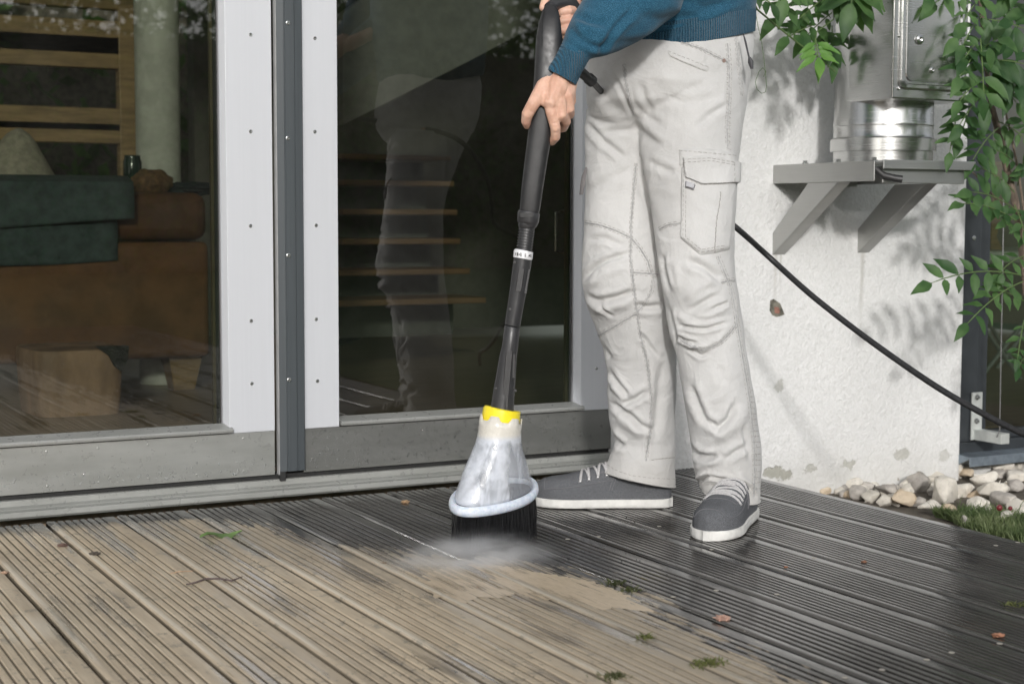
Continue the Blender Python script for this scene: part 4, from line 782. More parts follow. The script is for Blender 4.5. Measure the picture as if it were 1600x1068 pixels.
ft = [((1.852,2.845,.05),.024),((1.78,2.89,.052),.025),((1.70,2.940,.042),.018)]; cap(hb, ft); cap(hb, [((1.945,2.66,.05),.024),((1.86,2.582,.052),.025),((1.80,2.526,.042),.018)])
me1 = remesh(hb, .007, 5)
hn = MB()
def fing(pts): cap(hn, [(pd(x, y, D), r_) for x, y, D, r_ in pts], 12)
# left hand over the lance (back of the hand to the camera)
fing([(880,108,2.99,.0235),(876,124,2.985,.0235),(868,142,2.972,.022),(862,158,2.966,.019)])
fing([(886,112,3.0,.0215),(885,130,2.992,.0215),(884,148,2.985,.018),(881,160,2.982,.015)])
fing([(864,124,2.99,.019),(858,140,2.978,.018),(860,160,2.968,.0135),(862,176,2.966,.0118),(868,200,2.972,.0102),(868,214,2.986,.0098),(862,221,3.003,.0088)])
fing([(870,135,2.98,.018),(874,160,2.966,.0135),(877,180,2.968,.0118),(884,190,2.992,.0105),(880,199,3.015,.0098),(866,203,3.03,.009),(855,204,3.032,.008)])
fing([(880,130,2.985,.018),(885,152,2.975,.0132),(889,170,2.982,.0115),(890,178,3.006,.0105),(880,184,3.028,.0098),(864,187,3.038,.009),(852,187,3.036,.008)])
fing([(888,128,2.995,.016),(890,146,2.99,.0122),(892,158,3.0,.0105),(890,164,3.018,.0095),(880,168,3.034,.009),(866,170,3.04,.008)])
fing([(862,120,2.992,.018),(850,136,2.976,.0165),(840,152,2.966,.0145),(833,163,2.966,.0125),(824,179,2.974,.0118),(822,190,2.985,.0098),(824,196,2.996,.0082)])
fing([(858,140,2.974,.016),(848,152,2.968,.0125),(852,160,2.966,.010)])
# right hand on the trigger grip
fing([(912,-30,3.14,.024),(900,-14,3.125,.024),(888,-2,3.115,.021)])
fing([(895,-18,3.13,.02),(876,-2,3.10,.016),(862,-2,3.07,.0118),(852,4,3.05,.010),(849,12,3.045,.0085)])
for k, (y, x0_) in enumerate(((16,898),(31,899),(45,896))):
    fing([(892,-4+k*9,3.125,.015),(902,y-6,3.10,.0115),(x0_+2,y,3.065,.0112),(888,y+1,3.046,.0105),(878,y+3,3.045,.0092)])
fing([(895,30,3.11,.012),(900,52,3.09,.009),(893,57,3.066,.0092),(884,57,3.056,.008)])
me2 = remesh(hn, .0017, 5, .5)
strokes(me2, [('v',[(858,128),(856,150),(848,160)],3.2,1.2),('v',[(868,150),(868,172)],3,.8),('v',[(880,140),(881,168)],3,.8),('r',[(876,112),(864,150)],3,.6),('r',[(886,116),(880,158)],2.5,.6),('v',[(862,193),(873,192)],2.2,.7),('v',[(864,208),(873,207)],2,.5),('v',[(826,172),(836,178)],2,.6),('r',[(861,178),(863,182)],4,.8),('r',[(876,178),(878,184)],4,.8)])
bm = bmesh.new(); bm.from_mesh(me1); bm.from_mesh(me2); meb = bpy.data.meshes.new('body'); bm.to_mesh(meb); bm.free(); link(meb, 'body', M['skin'], pers, angle=80)
hr = MB(); hr.rings([[hc+np.array((0,0,1))*h+np.array((-1,0,0))*(fx+a*math.cos(t))+np.array((0,1,0))*b*math.sin(t) for t in [2*math.pi*i/24 for i in range(24)]] for h, a, b, fx in ((-.06,.03,.05,-.062),(-.02,.045,.074,-.055),(.03,.060,.082,-.045),(.07,.088,.083,-.012),(.10,.085,.075,-.008),(.125,.06,.055,-.008),(.137,.02,.02,-.01))]); hr.build('hair', M['hair'], pers)
# trousers
tr = MB()
LAr = [(170,917,1030),(200,914,1036),(250,914,1035),(300,915,1035),(350,912,1040),(400,910,1045),(440,909,1050),(470,914,1052),(500,927,1055),(540,942,1057),(580,950,1057),(620,950,1056),(650,951,1055),(675,956,1055),(690,961,1055),(705,957,1055),(722,948,1055)]
LBr = [(95,1010,1160),(120,998,1168),(170,993,1165),(210,998,1158),(260,1005,1152),(300,1014,1151),(350,1021,1148),(400,1027,1146),(440,1033,1150),(480,1040,1157),(520,1047,1162),(550,1056,1166),(600,1065,1175),(650,1073,1183),(700,1081,1190),(735,1085,1190),(752,1090,1189)]
ip = lambda y, L_q: float(np.interp(y, [p[1] for p in L_q], [p[2] for p in L_q]))
tr.rings([ring(l, y, r_, y, ip(y, LA)-.0, .92) for y, l, r_ in LAr]+[ring(941, 737, 1055, 760, 3.415, .92, .004)])
tr.rings([ring(l, y, r_, y, ip(y, LB), .92) for y, l, r_ in LBr]+[ring(1098, 767, 1187, 781, 3.25, 1.0, -.006)])
tr.rings([ring(l, y, r_, y, D, k) for y, l, r_, D, k in ((20,940,1172,3.3,.62),(40,928,1176,3.3,.62),(70,920,1178,3.3,.70),(100,918,1175,3.3,.74),(130,916,1171,3.3,.74),(160,916,1165,3.3,.68),(182,925,1155,3.3,.5),(205,950,1110,3.3,.3))])
mt = remesh(tr, .0036, 5)
co_, no_ = arrs(mt); dsp = np.array([(1-abs(noise.noise(Vector((c[0]*9+c[2]*4, c[1]*9, c[2]*7+c[0]*5)))*2.2))**3*.0022*max(0, noise.noise(Vector(c*3.1))+.35)+.0016*noise.noise(Vector(c*26)) for c in co_]); co_ = co_+no_*dsp[:, None]; mt.vertices.foreach_set('co', co_.ravel()); mt.update()
strokes(mt, [
 ('v',[(914,190),(945,222),(980,250)],9,6),('v',[(940,208),(965,204),(992,204)],8,5),('s',[(925,130),(950,170),(985,192)],12,5),('v',[(955,110),(975,150),(990,185)],6,4),('v',[(918,300),(945,285),(985,262)],12,3),('s',[(990,215),(1003,270),(1016,320)],10,-6),
 ('v',[(911,436),(930,416),(950,405),(984,395)],7,8),('r',[(915,452),(945,428),(985,415)],9,6),('v',[(916,463),(935,470),(960,466),(992,455)],9,10),('r',[(925,487),(955,482),(990,474)],9,6),('v',[(938,474),(947,484),(957,494)],5,5),('v',[(992,476),(1012,480),(1036,478)],9,8),('v',[(920,375),(945,372),(975,385)],8,4),
 ('v',[(952,580),(966,600),(984,622)],7,8),('v',[(972,632),(992,624),(1013,610)],8,9),('r',[(958,600),(975,618)],8,5),('v',[(956,628),(970,640),(986,650),(1000,664),(1018,672)],8,10),('r',[(962,652),(985,668),(1005,684)],8,6),('v',[(952,674),(960,684),(974,697)],7,9),('r',[(945,716),(962,706),(980,702)],7,6),('v',[(1012,678),(1010,700),(1011,720)],4,4),('v',[(1035,560),(1030,620),(1022,690)],12,5),('r',[(1020,560),(1016,640),(1016,700)],7,4),('v',[(1000,520),(1018,545),(1030,560)],7,5),('v',[(940,540),(955,560)],8,4),
 ('s',[(992,187),(1012,208),(1038,226)],9,-6),('v',[(992,160),(1015,185),(1035,195)],9,3.5),('v',[(1030,150),(1080,160),(1130,150)],13,3),('r',[(1020,120),(1070,130),(1120,125)],12,3),('v',[(1010,250),(1040,265),(1060,270)],10,3.5),('v',[(1000,130),(1010,160),(1020,180)],9,4),('v',[(1085,200),(1110,180),(1140,160)],9,3.5),
 ('v',[(1035,398),(1038,425),(1046,456)],7,8),('r',[(1050,400),(1058,430),(1060,460)],9,4),('v',[(1072,405),(1098,416),(1126,436)],10,7),('r',[(1068,470),(1090,450),(1120,436)],9,5),('v',[(1074,487),(1095,475),(1122,460)],8,5),('v',[(1112,484),(1124,478),(1138,473)],5,6),('r',[(1080,494),(1110,492),(1140,484)],6,4),('v',[(1060,508),(1080,512),(1102,514),(1136,504)],5,8),('r',[(1056,490),(1075,503),(1095,505)],7,5),('v',[(1058,524),(1072,532),(1092,537)],5,8),('r',[(1065,533),(1085,541),(1110,540)],5,5),('v',[(1072,541),(1095,556),(1110,550)],5,6),('v',[(1045,480),(1052,510),(1058,540)],6,6),('s',[(1058,528),(1080,541),(1098,547),(1125,535),(1150,507)],7,-4),
 ('v',[(1078,600),(1090,632),(1104,664)],10,8),('v',[(1102,655),(1122,668),(1138,655),(1150,628)],9,9),('r',[(1105,690),(1130,682),(1155,662),(1168,630)],10,6),('v',[(1074,694),(1090,710),(1105,714),(1124,712)],8,10),('r',[(1082,730),(1105,728),(1130,712)],8,7),('v',[(1132,718),(1150,706),(1168,696)],8,6),('v',[(1108,741),(1096,750),(1086,762)],5,9),('v',[(1106,744),(1122,747),(1142,750),(1160,754),(1172,764),(1180,777)],4.5,9),('r',[(1150,738),(1166,752),(1178,770)],6,7),('r',[(1085,748),(1098,740),(1112,738)],6,7),('v',[(1160,660),(1168,700),(1172,720)],7,4),('v',[(1120,570),(1135,600)],12,3)], .74)
trz = link(mt, 'trousers', M['cloth'], pers, angle=180); TT = bvh(mt)
EX = []
ff = MB(); drape(ff, TT, [(1064,262),(1090,252),(1120,252),(1150,262)], [(1064,374),(1076,384),(1094,399),(1115,397),(1139,391)], .0078, 30, 26); EX.append(ff); ff.build('cargo_pocket', M['cloth'], trz, angle=70)
ff = MB(); drape(ff, TT, [(1060,233),(1090,230),(1125,234),(1151,241)], [(1061,262),(1090,256),(1125,257),(1151,264)], .0052, 24, 8); EX.append(ff); ff.build('pocket_yoke', M['cloth'], trz, angle=70)
ff = MB(); drape(ff, TT, [(1066,246),(1095,243),(1128,246),(1152,252)], [(1069,279),(1082,285),(1095,292),(1120,291),(1151,288)], .0140, 28, 14); EX.append(ff); ff.build('pocket_flap', M['cloth'], trz, angle=70)
ff = MB(); drape(ff, TT, [(1069,281),(1090,288)], [(1068,296),(1084,301)], .0175, 6, 5); ff.build('flap_tab', simple('grey_rubber_tab', (.36,.36,.38), .6), trz)
ff = MB(); drape(ff, TT, [(1040,77),(1062,86),(1084,95),(1110,102)], [(1045,88),(1066,98),(1088,107),(1106,114)], .0025, 18, 6); EX.append(ff); ff.build('welt_pocket', M['cloth'], trz, angle=70)
sm_ = MB(); st_ = MB()
for w_, pts in ((3.2,[(912,347),(940,352),(966,362),(985,371),(1000,388),(1012,408),(1018,428)]),(2.6,[(1022,430),(1018,455),(1008,474),(996,487)]),(3,[(935,524),(960,510),(996,489)]),(3.6,[(985,425),(1010,427),(1036,429)]),(3,[(1030,358),(1044,351),(1063,349)]),
    (3,[(1058,526),(1068,534),(1080,541),(1098,547),(1112,542),(1130,532),(1142,519),(1150,507),(1152,490)]),(3,[(1127,441),(1139,438),(1151,437)]),(3.2,[(1137,68),(1140,110),(1139,160),(1136,200),(1137,229)]),
    (3.2,[(1122,400),(1132,425),(1142,450),(1148,478),(1154,520),(1164,580),(1172,630),(1178,690),(1179,735),(1178,776)]),(2.4,[(994,255),(989,310),(986,350),(985,400),(989,440),(994,480),(1000,520),(1012,570),(1018,620),(1017,665),(1012,700),(1010,720)]),
    (2.2,[(975,100),(978,130),(984,160),(991,180)]),(2.6,[(1064,66),(1090,74),(1115,86),(1137,97)]),(2.4,[(1150,60),(1155,110),(1160,150)])):
    seam(sm_, TT, pts, 0, .0026, -.0013, 2.5, .3); seam(st_, TT, pts, w_, .00054, .0002, 2.5, .5, True); seam(st_, TT, pts, -w_, .00054, .0002, 2.5, .5, True)
# puckers on the outer seam near the hem
for y in range(610, 772, 9): seam(st_, TT, [(1172+(y-610)*.04, y+rr.uniform(-1,1)), (1188, y+rr.uniform(-3,1))], 0, .0006, .0001, 2, .3)
for y in range(92, 232, 6): seam(st_, TT, [(1135, y+rr.uniform(-2,2)), (1142, y+3+rr.uniform(-2,2))], 0, .0005, .0001, 2, .3)
seam(st_, TT, [(944,722),(960,733),(985,742),(1015,746),(1054,748)], 0, .0006, .0002, 2.5, .4, True); seam(st_, TT, [(1103,756),(1125,756),(1150,762),(1170,770),(1186,769)], 0, .0006, .0002, 2.5, .4, True); seam(st_, TT, [(1018,718),(1036,716),(1054,714)], 0, .0009, .0002, 2.5, .4)
EV = [v.co[:] for v in mt.vertices]; EF = [tuple(p.vertices) for p in mt.polygons]
for e_ in EX:
    n0_ = len(EV); EV += e_.v; EF += [tuple(i+n0_ for i in f_) for f_ in e_.f]
TP = BVHTree.FromPolygons(EV, EF)
for pts in ([(1068,265),(1067,372),(1095,394),(1136,387)],[(1072,268),(1071,370),(1096,390),(1134,383)],[(1061,235),(1150,243)],[(1067,249),(1110,247),(1150,254)],[(1067,254),(1110,251),(1150,258)],[(1072,277),(1095,288),(1150,284)],[(1069,250),(1071,276)],[(1148,254),(1148,286)],[(1044,80),(1106,105)],[(1048,88),(1102,111)]):
    seam(st_, TP, pts, 0, .00062, .0003, 2.5, .4, True)
seam(st_, TP, [(1126,300),(1124,320),(1120,340),(1118,365),(1117,394)], 0, .0011, .0003, 2.5, .5)
sm_.build('seam_welt', M['seam'], trz); st_.build('stitching', M['stitch'], trz)
hm = MB(); hm.tube(ring(941.5, 735, 1054.5, 759, 3.415, .90, .004)+ring(941.5, 735, 1054.5, 759, 3.415, .90, .004)[:1], .0024, 6, False); hm.tube(ring(1098.5, 766, 1186.5, 780, 3.25, .98, -.006)+ring(1098.5, 766, 1186.5, 780, 3.25, .98, -.006)[:1], .0024, 6, False); hm.build('hem', M['cloth'], trz)
q = MB(); q.tube([pd(1161,52,3.18), pd(1165,66,3.175), pd(1168,80,3.175), pd(1171,92,3.175)], [.001,.0022,.002,.002], 6); q.tube([pd(1171,90,3.172), pd(1173,97,3.172), pd(1175,108,3.172)], [.003,.0058,.003], 8); q.build('drawcord', simple('charcoal_cord', (.05,.05,.055), .7), trz)
q = MB(); q.tube([pd(916,262,3.32), pd(912,276,3.31), pd(910,292,3.31)], [.003,.005,.006], 8, flat=.5); q.tube([pd(910,290,3.31), pd(908,304,3.31)], [.007,.006], 8, flat=.5); q.build('strap_end', simple('grey_strap', (.16,.15,.15), .8), trz)
q = MB(); c_, n_ = hit(TT, 1131, 95); q.lathe(c_, n_, [(.0042,0),(.004,.0015),(.002,.0018),(.0003,.001)], 14, False); q.build('rivet', simple('copper_rivet', (.42,.30,.26), .4, .6), trz)
# sweater
sw_ = MB()
sw_.rings([ring(*a) for a in ((931,84,1178,44,3.30,.70,-.012),(926,66,1179,26,3.30,.70,-.010),(915,40,1182,2,3.30,.72,-.008),(905,-20,1188,-60,3.29,.74),(900,-120,1192,-140,3.28,.72),(895,-220,1195,-225,3.27,.70),(905,-290,1180,-295,3.27,.62),(940,-345,1140,-350,3.27,.5),(975,-385,1075,-388,3.27,.6),(980,-405,1070,-408,3.27,.75))])
sw_.rings([ring(*a, n=24) for a in ((854,107,899,132,2.985,1.0),(862,94,905,116,2.985,1.0),(871,78,914,101,2.988,1.0),(879,64,922,92,2.993,1.0),(884,48,944,88,3.003,1.0),(896,22,968,80,3.018,1.0),(915,-8,1000,64,3.035,1.0),(950,-50,1062,20,3.06,.9),(975,-100,1090,-60,3.09,.8),(985,-170,1110,-160,3.10,.8),(998,-250,1135,-250,3.14,.8),(1010,-310,1130,-320,3.18,.8),(1020,-345,1100,-350,3.24,.8))])
sw_.rings([ring(*a, n=24) for a in ((905,-32,936,-8,3.15,1.0),(920,-62,962,-32,3.2,1.0),(948,-110,1020,-60,3.3,1.0),(960,-170,1050,-140,3.42,.9),(955,-260,1050,-260,3.42,.9),(960,-320,1040,-330,3.40,.9),(990,-350,1040,-352,3.33,.9))])
ms = remesh(sw_, .0055, 5)
strokes(ms, [('s',[(882,66),(900,76),(922,92)],5,3),('v',[(890,46),(905,60),(925,72),(945,74)],6,7),('r',[(893,34),(910,42),(935,52),(955,60)],7,6),('v',[(900,24),(920,34),(950,38)],7,5),('v',[(935,88),(945,70),(955,52),(970,34),(990,14)],6,8),('r',[(950,60),(975,40),(1005,20)],8,5),('v',[(985,20),(1030,32),(1080,28),(1130,10)],12,4),('r',[(970,50),(1020,52),(1080,40),(1140,20)],10,3),('v',[(1060,0),(1100,10),(1140,4)],9,4),('s',[(940,64),(1000,60),(1070,42),(1178,6)],6,-3)])
swt = link(ms, 'sweater', M['knit'], pers, angle=180); TS = bvh(ms)
rb = MB(); rb.rings([ring(*a, n=90) for a in ((930,88,1179,46,3.30,.715,-.016),(929.5,89.5,1179.5,48,3.30,.72,-.016),(928,86,1180,44,3.30,.725,-.015),(926,70,1181,28,3.30,.725,-.012),(924,58,1181,14,3.30,.715,-.010))], False); rb.build('hem_rib', M['rib'], swt)
rb = MB(); rb.rings([ring(*a, n=48) for a in ((856,108,898,131,2.985,.95),(853.5,109,900,134,2.985,1.0),(855,104,902,129,2.985,1.02),(864,90,909,114,2.986,1.02),(873,74,918,98,2.989,1.02),(880,64,923,90,2.993,.98))], False); rb.build('cuff', M['rib'], swt)
# shoes
def shoe(heel, d, label):
    heel = np.array((*heel, 0.0)); d = np.array((*d, 0.0)); d /= np.linalg.norm(d); s_ = np.cross((0,0,1.), d)
    Tt = [0,.006,.02,.045,.08,.12,.155,.19,.215,.24,.262,.280,.292,.299]; Wd = [.006,.020,.031,.036,.037,.038,.041,.046,.048,.047,.042,.033,.020,.003]
    Hh = [.070,.078,.082,.084,.088,.082,.072,.060,.053,.048,.045,.040,.032,.020]
    cen = lambda t: -.004+.010*math.sin(min(1, max(0, (t-.05)/.25))*math.pi/2)
    w_ = lambda t: float(np.interp(t, Tt, Wd)); h_ = lambda t: float(np.interp(t, Tt, Hh))
    def S(t, th, k=1.0, e=.72):
        c, q_ = math.cos(th), math.sin(th); x = math.copysign(abs(c)**e, c)*w_(t)*k*(1-.12*max(0, q_)**2); z = .0185+abs(q_)**.62*h_(t)*k
        return heel+d*t+s_*(x+cen(t))+np.array((0,0,1))*z
    ts = list(np.interp(np.linspace(0, 13, 53), range(14), Tt)); n = 26
    up_ = MB(); up_.rings([[S(t, math.pi*i/n) for i in range(n+1)] for t in ts])
    o = up_.build('shoe', M['canvas'], pers, angle=60); o['label'] = label
    so_ = MB(); rg = []
    def outline(k, z):
        P = [heel+d*(t if 0 < t < .299 else (-.003 if t <= 0 else .303))+s_*(cen(t)+w_(t)*k+.0035)+np.array((0,0,z)) for t in ts]
        P += [heel+d*(t if 0 < t < .299 else (-.003 if t <= 0 else .303))+s_*(cen(t)-w_(t)*k-.0035)+np.array((0,0,z)) for t in ts[::-1]]
        return P
    so_.rings([outline(*a) for a in ((.93,.0012),(1.0,.003),(1.02,.008),(1.02,.015),(1.01,.0200),(.98,.0206))]); so_.build('sole', M['sole'], o, angle=50)
    lc = MB()
    for k in range(5):
        t = .122+k*.019; t2 = t+.006
        lc.tube([S(t+(t2-t)*j/8*(1 if k % 2 else -1), R(34+112*j/8), 1.012) for j in range(9)], .0030, 6, flat=1.0)
        if k: lc.tube([S(t-.019+.019*j/8, R(40+100*j/8), 1.006) for j in range(9)], .0026, 6)
    for sg in (0, 1): lc.tube([S(.122+.006*math.sin(j), R(60+sg*55+j*3), 1.012+.004*math.sin(j)) for j in range(6)], .002, 6)
    lc.build('laces', M['lace'], o)
    ey = MB()
    for k in range(5):
        for th in (32, 148): p_ = S(.122+k*.019, R(th), 1.01); ey.tube([p_+.0035*(d*math.cos(a)+np.array((0,0,.7))*math.sin(a)+s_*.4*math.sin(a)*(1 if th < 90 else -1)) for a in np.linspace(0, 6.28, 9)], .0009, 5, False)
    ey.build('eyelets', simple('eyelet_metal', (.5,.5,.5), .35, .7), o)
    sx = MB()
    sx.tube([S(.12+.155*math.sin(a), R(22), 1.012) if a < math.pi/2 else S(.12+.155*math.sin(a), R(158), 1.012) for a in np.linspace(.05, math.pi/2-.02, 14)]+[S(.276, R(22+136*j/12), 1.012) for j in range(1, 12)]+[S(.12+.155*math.sin(a), R(158), 1.012) for a in np.linspace(math.pi/2+.02, math.pi-.05, 14)], .0010, 5)
    for sg in (0, 180):
        f_ = lambda a: R(abs(sg-a)); sx.tube([S(.10+.03*j/6, f_(62-55*j/6), 1.01) for j in range(7)], .0008, 5); sx.tube([S(.106+.03*j/6, f_(62-55*j/6), 1.01) for j in range(7)], .0008, 5); sx.tube([S(.05+.008*j/6, f_(70-62*j/6), 1.01) for j in range(7)], .0008, 5)
        sx.tube([S(.115+.10*j/8, f_(44), 1.012) for j in range(9)]+[S(.217, f_(44+46*j/4), 1.012) for j in range(1, 5)], .0008, 5)
    sx.build('stitching', simple('shoe_stitching', (.15,.15,.16), .9), o)
shoe((1.896,2.818), (-.85,.53), None); shoe((1.986,2.662), (-.80,-.60), None)
# ------------------------------------------------------------ pressure washer lance
ln = empty('pressure_washer_lance', (1.40, 2.69, 0), 'black pressure washer lance with yellow collar, milky splash hood and black bristle brush', 'pressure washer lance')
def prof(name, L, mat, k=1.0, e=1.0, par=ln, n=32, angle=40):
    # L: (px, py, halfwidth px, D); cross-sections square to the axis
    q = MB(); C_ = [pd(x, y, D) for x, y, h, D in L]; rg = []; N = len(L)
    for i, (x, y, h, D) in enumerate(L):
        ax = C_[min(i+1, N-1)]-C_[max(0, i-1)]; ax /= np.linalg.norm(ax); vw = C_[i]-O; vw /= np.linalg.norm(vw); sd = np.cross(ax, vw); sd /= np.linalg.norm(sd); fr = np.cross(sd, ax); r_ = h/FPX*D
        row = []
        for j in range(n):
            t = 2*math.pi*j/n; c, s_ = math.cos(t), math.sin(t); c = math.copysign(abs(c)**e, c); s_ = math.copysign(abs(s_)**e, s_); row.append(C_[i]+sd*r_*c+fr*r_*s_*k)
        rg.append(row)
    q.rings(rg); return q.build(name, mat, par, angle=angle)
DL = lambda y: 3.0+(y-165)/485*.045
gun = prof('handle_body', [(827,330,15.5,DL(330)),(828,325,16,DL(325)),(832,290,17,DL(290)),(839,240,18,DL(240)),(845,200,19,DL(200)),(851,160,20,DL(160)),(855,125,21,DL(125)),(857,90,21.5,3.0),(858,60,20.5,3.0),(859,38,17.5,3.0),(860,20,13,3.005),(861,9,7,3.01),(861,6,2,3.01)], M['black'], 1.05, .62)
q = MB(); q.tube([pd(x, y, D) for x, y, D in ((851,12,2.988),(848,30,2.98),(847,60,2.975),(847,90,2.975),(847,120,2.976),(845,150,2.978),(842,190,2.982),(836,235,2.988),(829,285,2.993),(824,325,3.0))], .0013, 6); q.build('mould_seam', simple('seam_black', (.008,.008,.008), .6), gun)
gr_ = MB(); gr_.tube([pd(x, y, D) for x, y, D in ((858,14,3.03),(868,6,3.04),(882,4,3.05),(895,8,3.06),(902,20,3.065),(902,45,3.068),(899,65,3.07),(890,85,3.06),(876,100,3.04),(866,112,3.02))], [.012,.013,.013,.0125,.013,.0135,.014,.016,.017,.014], 14); gr_.build('grip', M['black2'], ln)
q = MB(); q.tube([pd(x, y, D) for x, y, D in ((884,22,3.052),(881,34,3.05),(882,50,3.052),(886,60,3.058))], [.006,.007,.007,.004], 10); q.build('trigger', M['yellow'], ln)
q = MB(); q.tube([pd(x, y, D) for x, y, D in ((880,88,3.06),(895,101,3.08),(908,113,3.10),(921,124,3.12))], [.012,.0115,.0105,.0095], 14); q.tube([pd(919,122,3.12), pd(926,128,3.13)], .0118, 14); q.build('hose_connector', M['black2'], ln)
prof('locking_collar', [(826.5,330,16,DL(330)),(826,333,17.5,DL(333)),(825,346,17,DL(346)),(825,349,15.5,DL(349)),(824.6,350,14.5,DL(350)),(824,353,14.5,DL(353)),(824,356,13,DL(356))], M['black2'], 1, .85)
q = MB(); q.obox(pd(823,336,DL(336)-.0205), rt*.0125, up*.0042, fw*.002); q.build('slot', M['rubber'], ln, False)
prof('ribbed_neck', [(824,354,11.5,DL(355)),(819,394,11,DL(394))], M['black2'], 1, .9)
for k in range(8): y = 359+k*4.3; prof('neck_rib', [(823.6-(y-354)*.125, y, 12.8, DL(y)), (823.3-(y-354)*.125, y+1.9, 12.8, DL(y))], M['black2'], 1, .9)
lb_ = prof('label_ring', [(818.2,391.5,14,DL(392)),(818,392.5,15.2,DL(392)),(817,403,15.2,DL(403)),(816.8,404,14,DL(404))], M['white_pl'], 1, 1)
q = MB()
for i, (x, w_, h_) in enumerate(((806,1.0,2.2),(808.8,1.6,2.6),(811.5,1.3,1.0),(814,.9,2.8),(820.5,.8,2.8),(827,2.0,1.4),(829.5,1.2,2.4))):
    xx = (x-817.5)/15.4; dd_ = DL(398)-math.sqrt(max(0, 1-xx*xx))*15.4/FPX*3.0-.0004; q.obox(pd(x, 398+(x-817)*.12, dd_), rt*w_/FPX*2.6*(1-.4*abs(xx)), up*h_/FPX*3.0, fw*.0004)
q.build('label_print', M['rubber'], lb_, False)
tb1 = prof('upper_tube', [(816.8,404,14.2,DL(404)),(815.5,414,14.4,DL(414)),(811,445,13.6,DL(445)),(806,475,12.8,DL(475)),(800.5,508,12.2,DL(508))], M['black2'])
def panel(L, par, wpx, off):
    q = MB(); 
    for (x0, y0), (x1, y1) in L:
        a = np.array((x0, y0), float); b = np.array((x1, y1), float); v = []
        for j in range(7):
            p_ = a+(b-a)*j/6
            for s_ in (-1, -.82, .82, 1):
                D = DL(p_[1])-off-(0 if abs(s_) < 1 else -.003); v.append(pd(p_[0]+s_*wpx, p_[1], D))
        q.add(v, [(4*j+i, 4*j+i+1, 4*j+i+5, 4*j+i+4) for j in range(6) for i in range(3)]+[(0,1,2,3),(24,25,26,27)])
    return q.build('panel', M['black'], par, angle=30)
panel([((815,420),(810,455))], tb1, 5, .0188); panel([((826,421),(821,458))], tb1, 2, .011)
tb2 = prof('lower_tube', [(800.5,509.5,11.5,DL(509)),(800.2,511,12.4,DL(511)),(797,540,12.6,DL(540)),(794,556,13.6,DL(556)),(790,590,15.6,DL(590)),(787,615,17,DL(615)),(784,645,18.6,DL(645))], M['black2'])
panel([((796,548),(788,640))], tb2, 5.5, .0212); panel([((803,553),(802,590))], tb2, 2, .014)
for (x, y, dd_) in ((804,410,.013),(797,483,.0135),(775,607,.0145),(805,610,.012)): q = MB(); c = pd(x, y, DL(y)-dd_); q.lathe(c, -fw, [(.0030,0),(.003,.0006),(.0022,.0008),(.0001,.0008)], 12, False); q.build('pin_hole', M['rubber'], tb1 if y < 500 else tb2)
# brush head
C0 = np.array((1.398, 2.697, .084)); A0 = np.array((.098, .006, .006)); B0 = np.array((-.036, -.070, -.014)); DC = DL(650)
prof('collar_ring', [(784.5,638,27,DC),(784.2,639.5,29.5,DC),(782.5,655,30,DC),(781.5,664,29,DC)], M['yellow'], 1.0, 1)
tcc = pd(781.5, 662, DC); axl = pd(784.5, 638, DC)-tcc; axl /= np.linalg.norm(axl)
hdm = NT('milky_translucent_plastic'); n_ = hdm.noise(30, 4, .6, hdm.mp((1,1,.12)), .5); dr2 = hdm.noise(160, 3, .6)
zc = hdm.sep()[2]
hdm.P(color=hdm.mix(hdm.rng(hdm.sep()[2], .198, .212), hdm.mix(hdm.rng(n_, .35, .65), (.68,.72,.79), (.74,.77,.83)), (.80,.77,.70)), rough=hdm.rng(dr2, .35, .65, .12, .4), trans=.0, coat=.5, alpha=hdm.rng(hdm.math('ADD', hdm.noise(17, 3, .6, hdm.mp((1,1,.3)), .8), hdm.rng(zc, .185, .225, 0, .5)), .42, .62, .22, .80)); hdm.bump(hdm.math('ADD', hdm.math('MULTIPLY', dr2, .6), n_), .3, .003)
ia = np.array((1.,0,0)); ia -= axl*(ia@axl); ia /= np.linalg.norm(ia); ib = np.cross(axl, ia); ib = -ib if ib@B0 < 0 else ib
hood = MB(); rg = []
for t in np.linspace(0, 1, 19):
    row = []
    for j in range(64):
        a = 2*math.pi*j/64; top_ = tcc+axl*(.006+.004*(math.sin(a*5) > 0))+(ia*math.cos(a)+ib*math.sin(a))*.0418 if t == 0 else tcc+axl*(.006)+(ia*math.cos(a)+ib*math.sin(a))*.0418
        fr_ = .62*t+.0*t; sc_ = float(np.interp(t, [0,.15,.3,.45,.7,1], [0,.02,.13,.33,.68,1.0])); bot = C0+(A0*math.cos(a)+B0*math.sin(a))*.93+np.array((0,0,.008))
        cz = (1-t)*top_+t*bot; cen_t = tcc*(1-t)+(C0+[0,0,.008])*t; rad_t = (ia*math.cos(a)+ib*math.sin(a))*.0418*(1-sc_)+(A0*math.cos(a)+B0*math.sin(a))*.93*sc_
        p_ = cen_t+rad_t*(1+.035*math.sin(a*3+t*5)*math.sin(math.pi*t)); 
        if t == 0: p_ = p_+axl*(.010+.005*math.tanh(4*math.sin(a*6)))
        row.append(p_)
    rg.append(row)
hood.rings(rg, False); ho = hood.build('splash_hood', hdm.m, ln, angle=80); sd_ = ho.modifiers.new('solid', 'SOLIDIFY'); sd_.thickness = .0022
up_c = simple('cream_plastic', (.70,.67,.60), .4, 0, .1, 30); q = MB(); q.lathe(tcc-axl*.016, axl, [(.035,0),(.0385,.002),(.0385,.016),(.035,.017)], 40); q.build('inner_sleeve', up_c, ln)
q = MB(); q.tube([tcc-axl*.01, tcc*.55+C0*.45, C0+[0,0,.02]], [.030,.022,.028], 24); q.build('nozzle', simple('pale_inner_nozzle', (.80,.83,.86), .35, 0, .3, 20), ln)
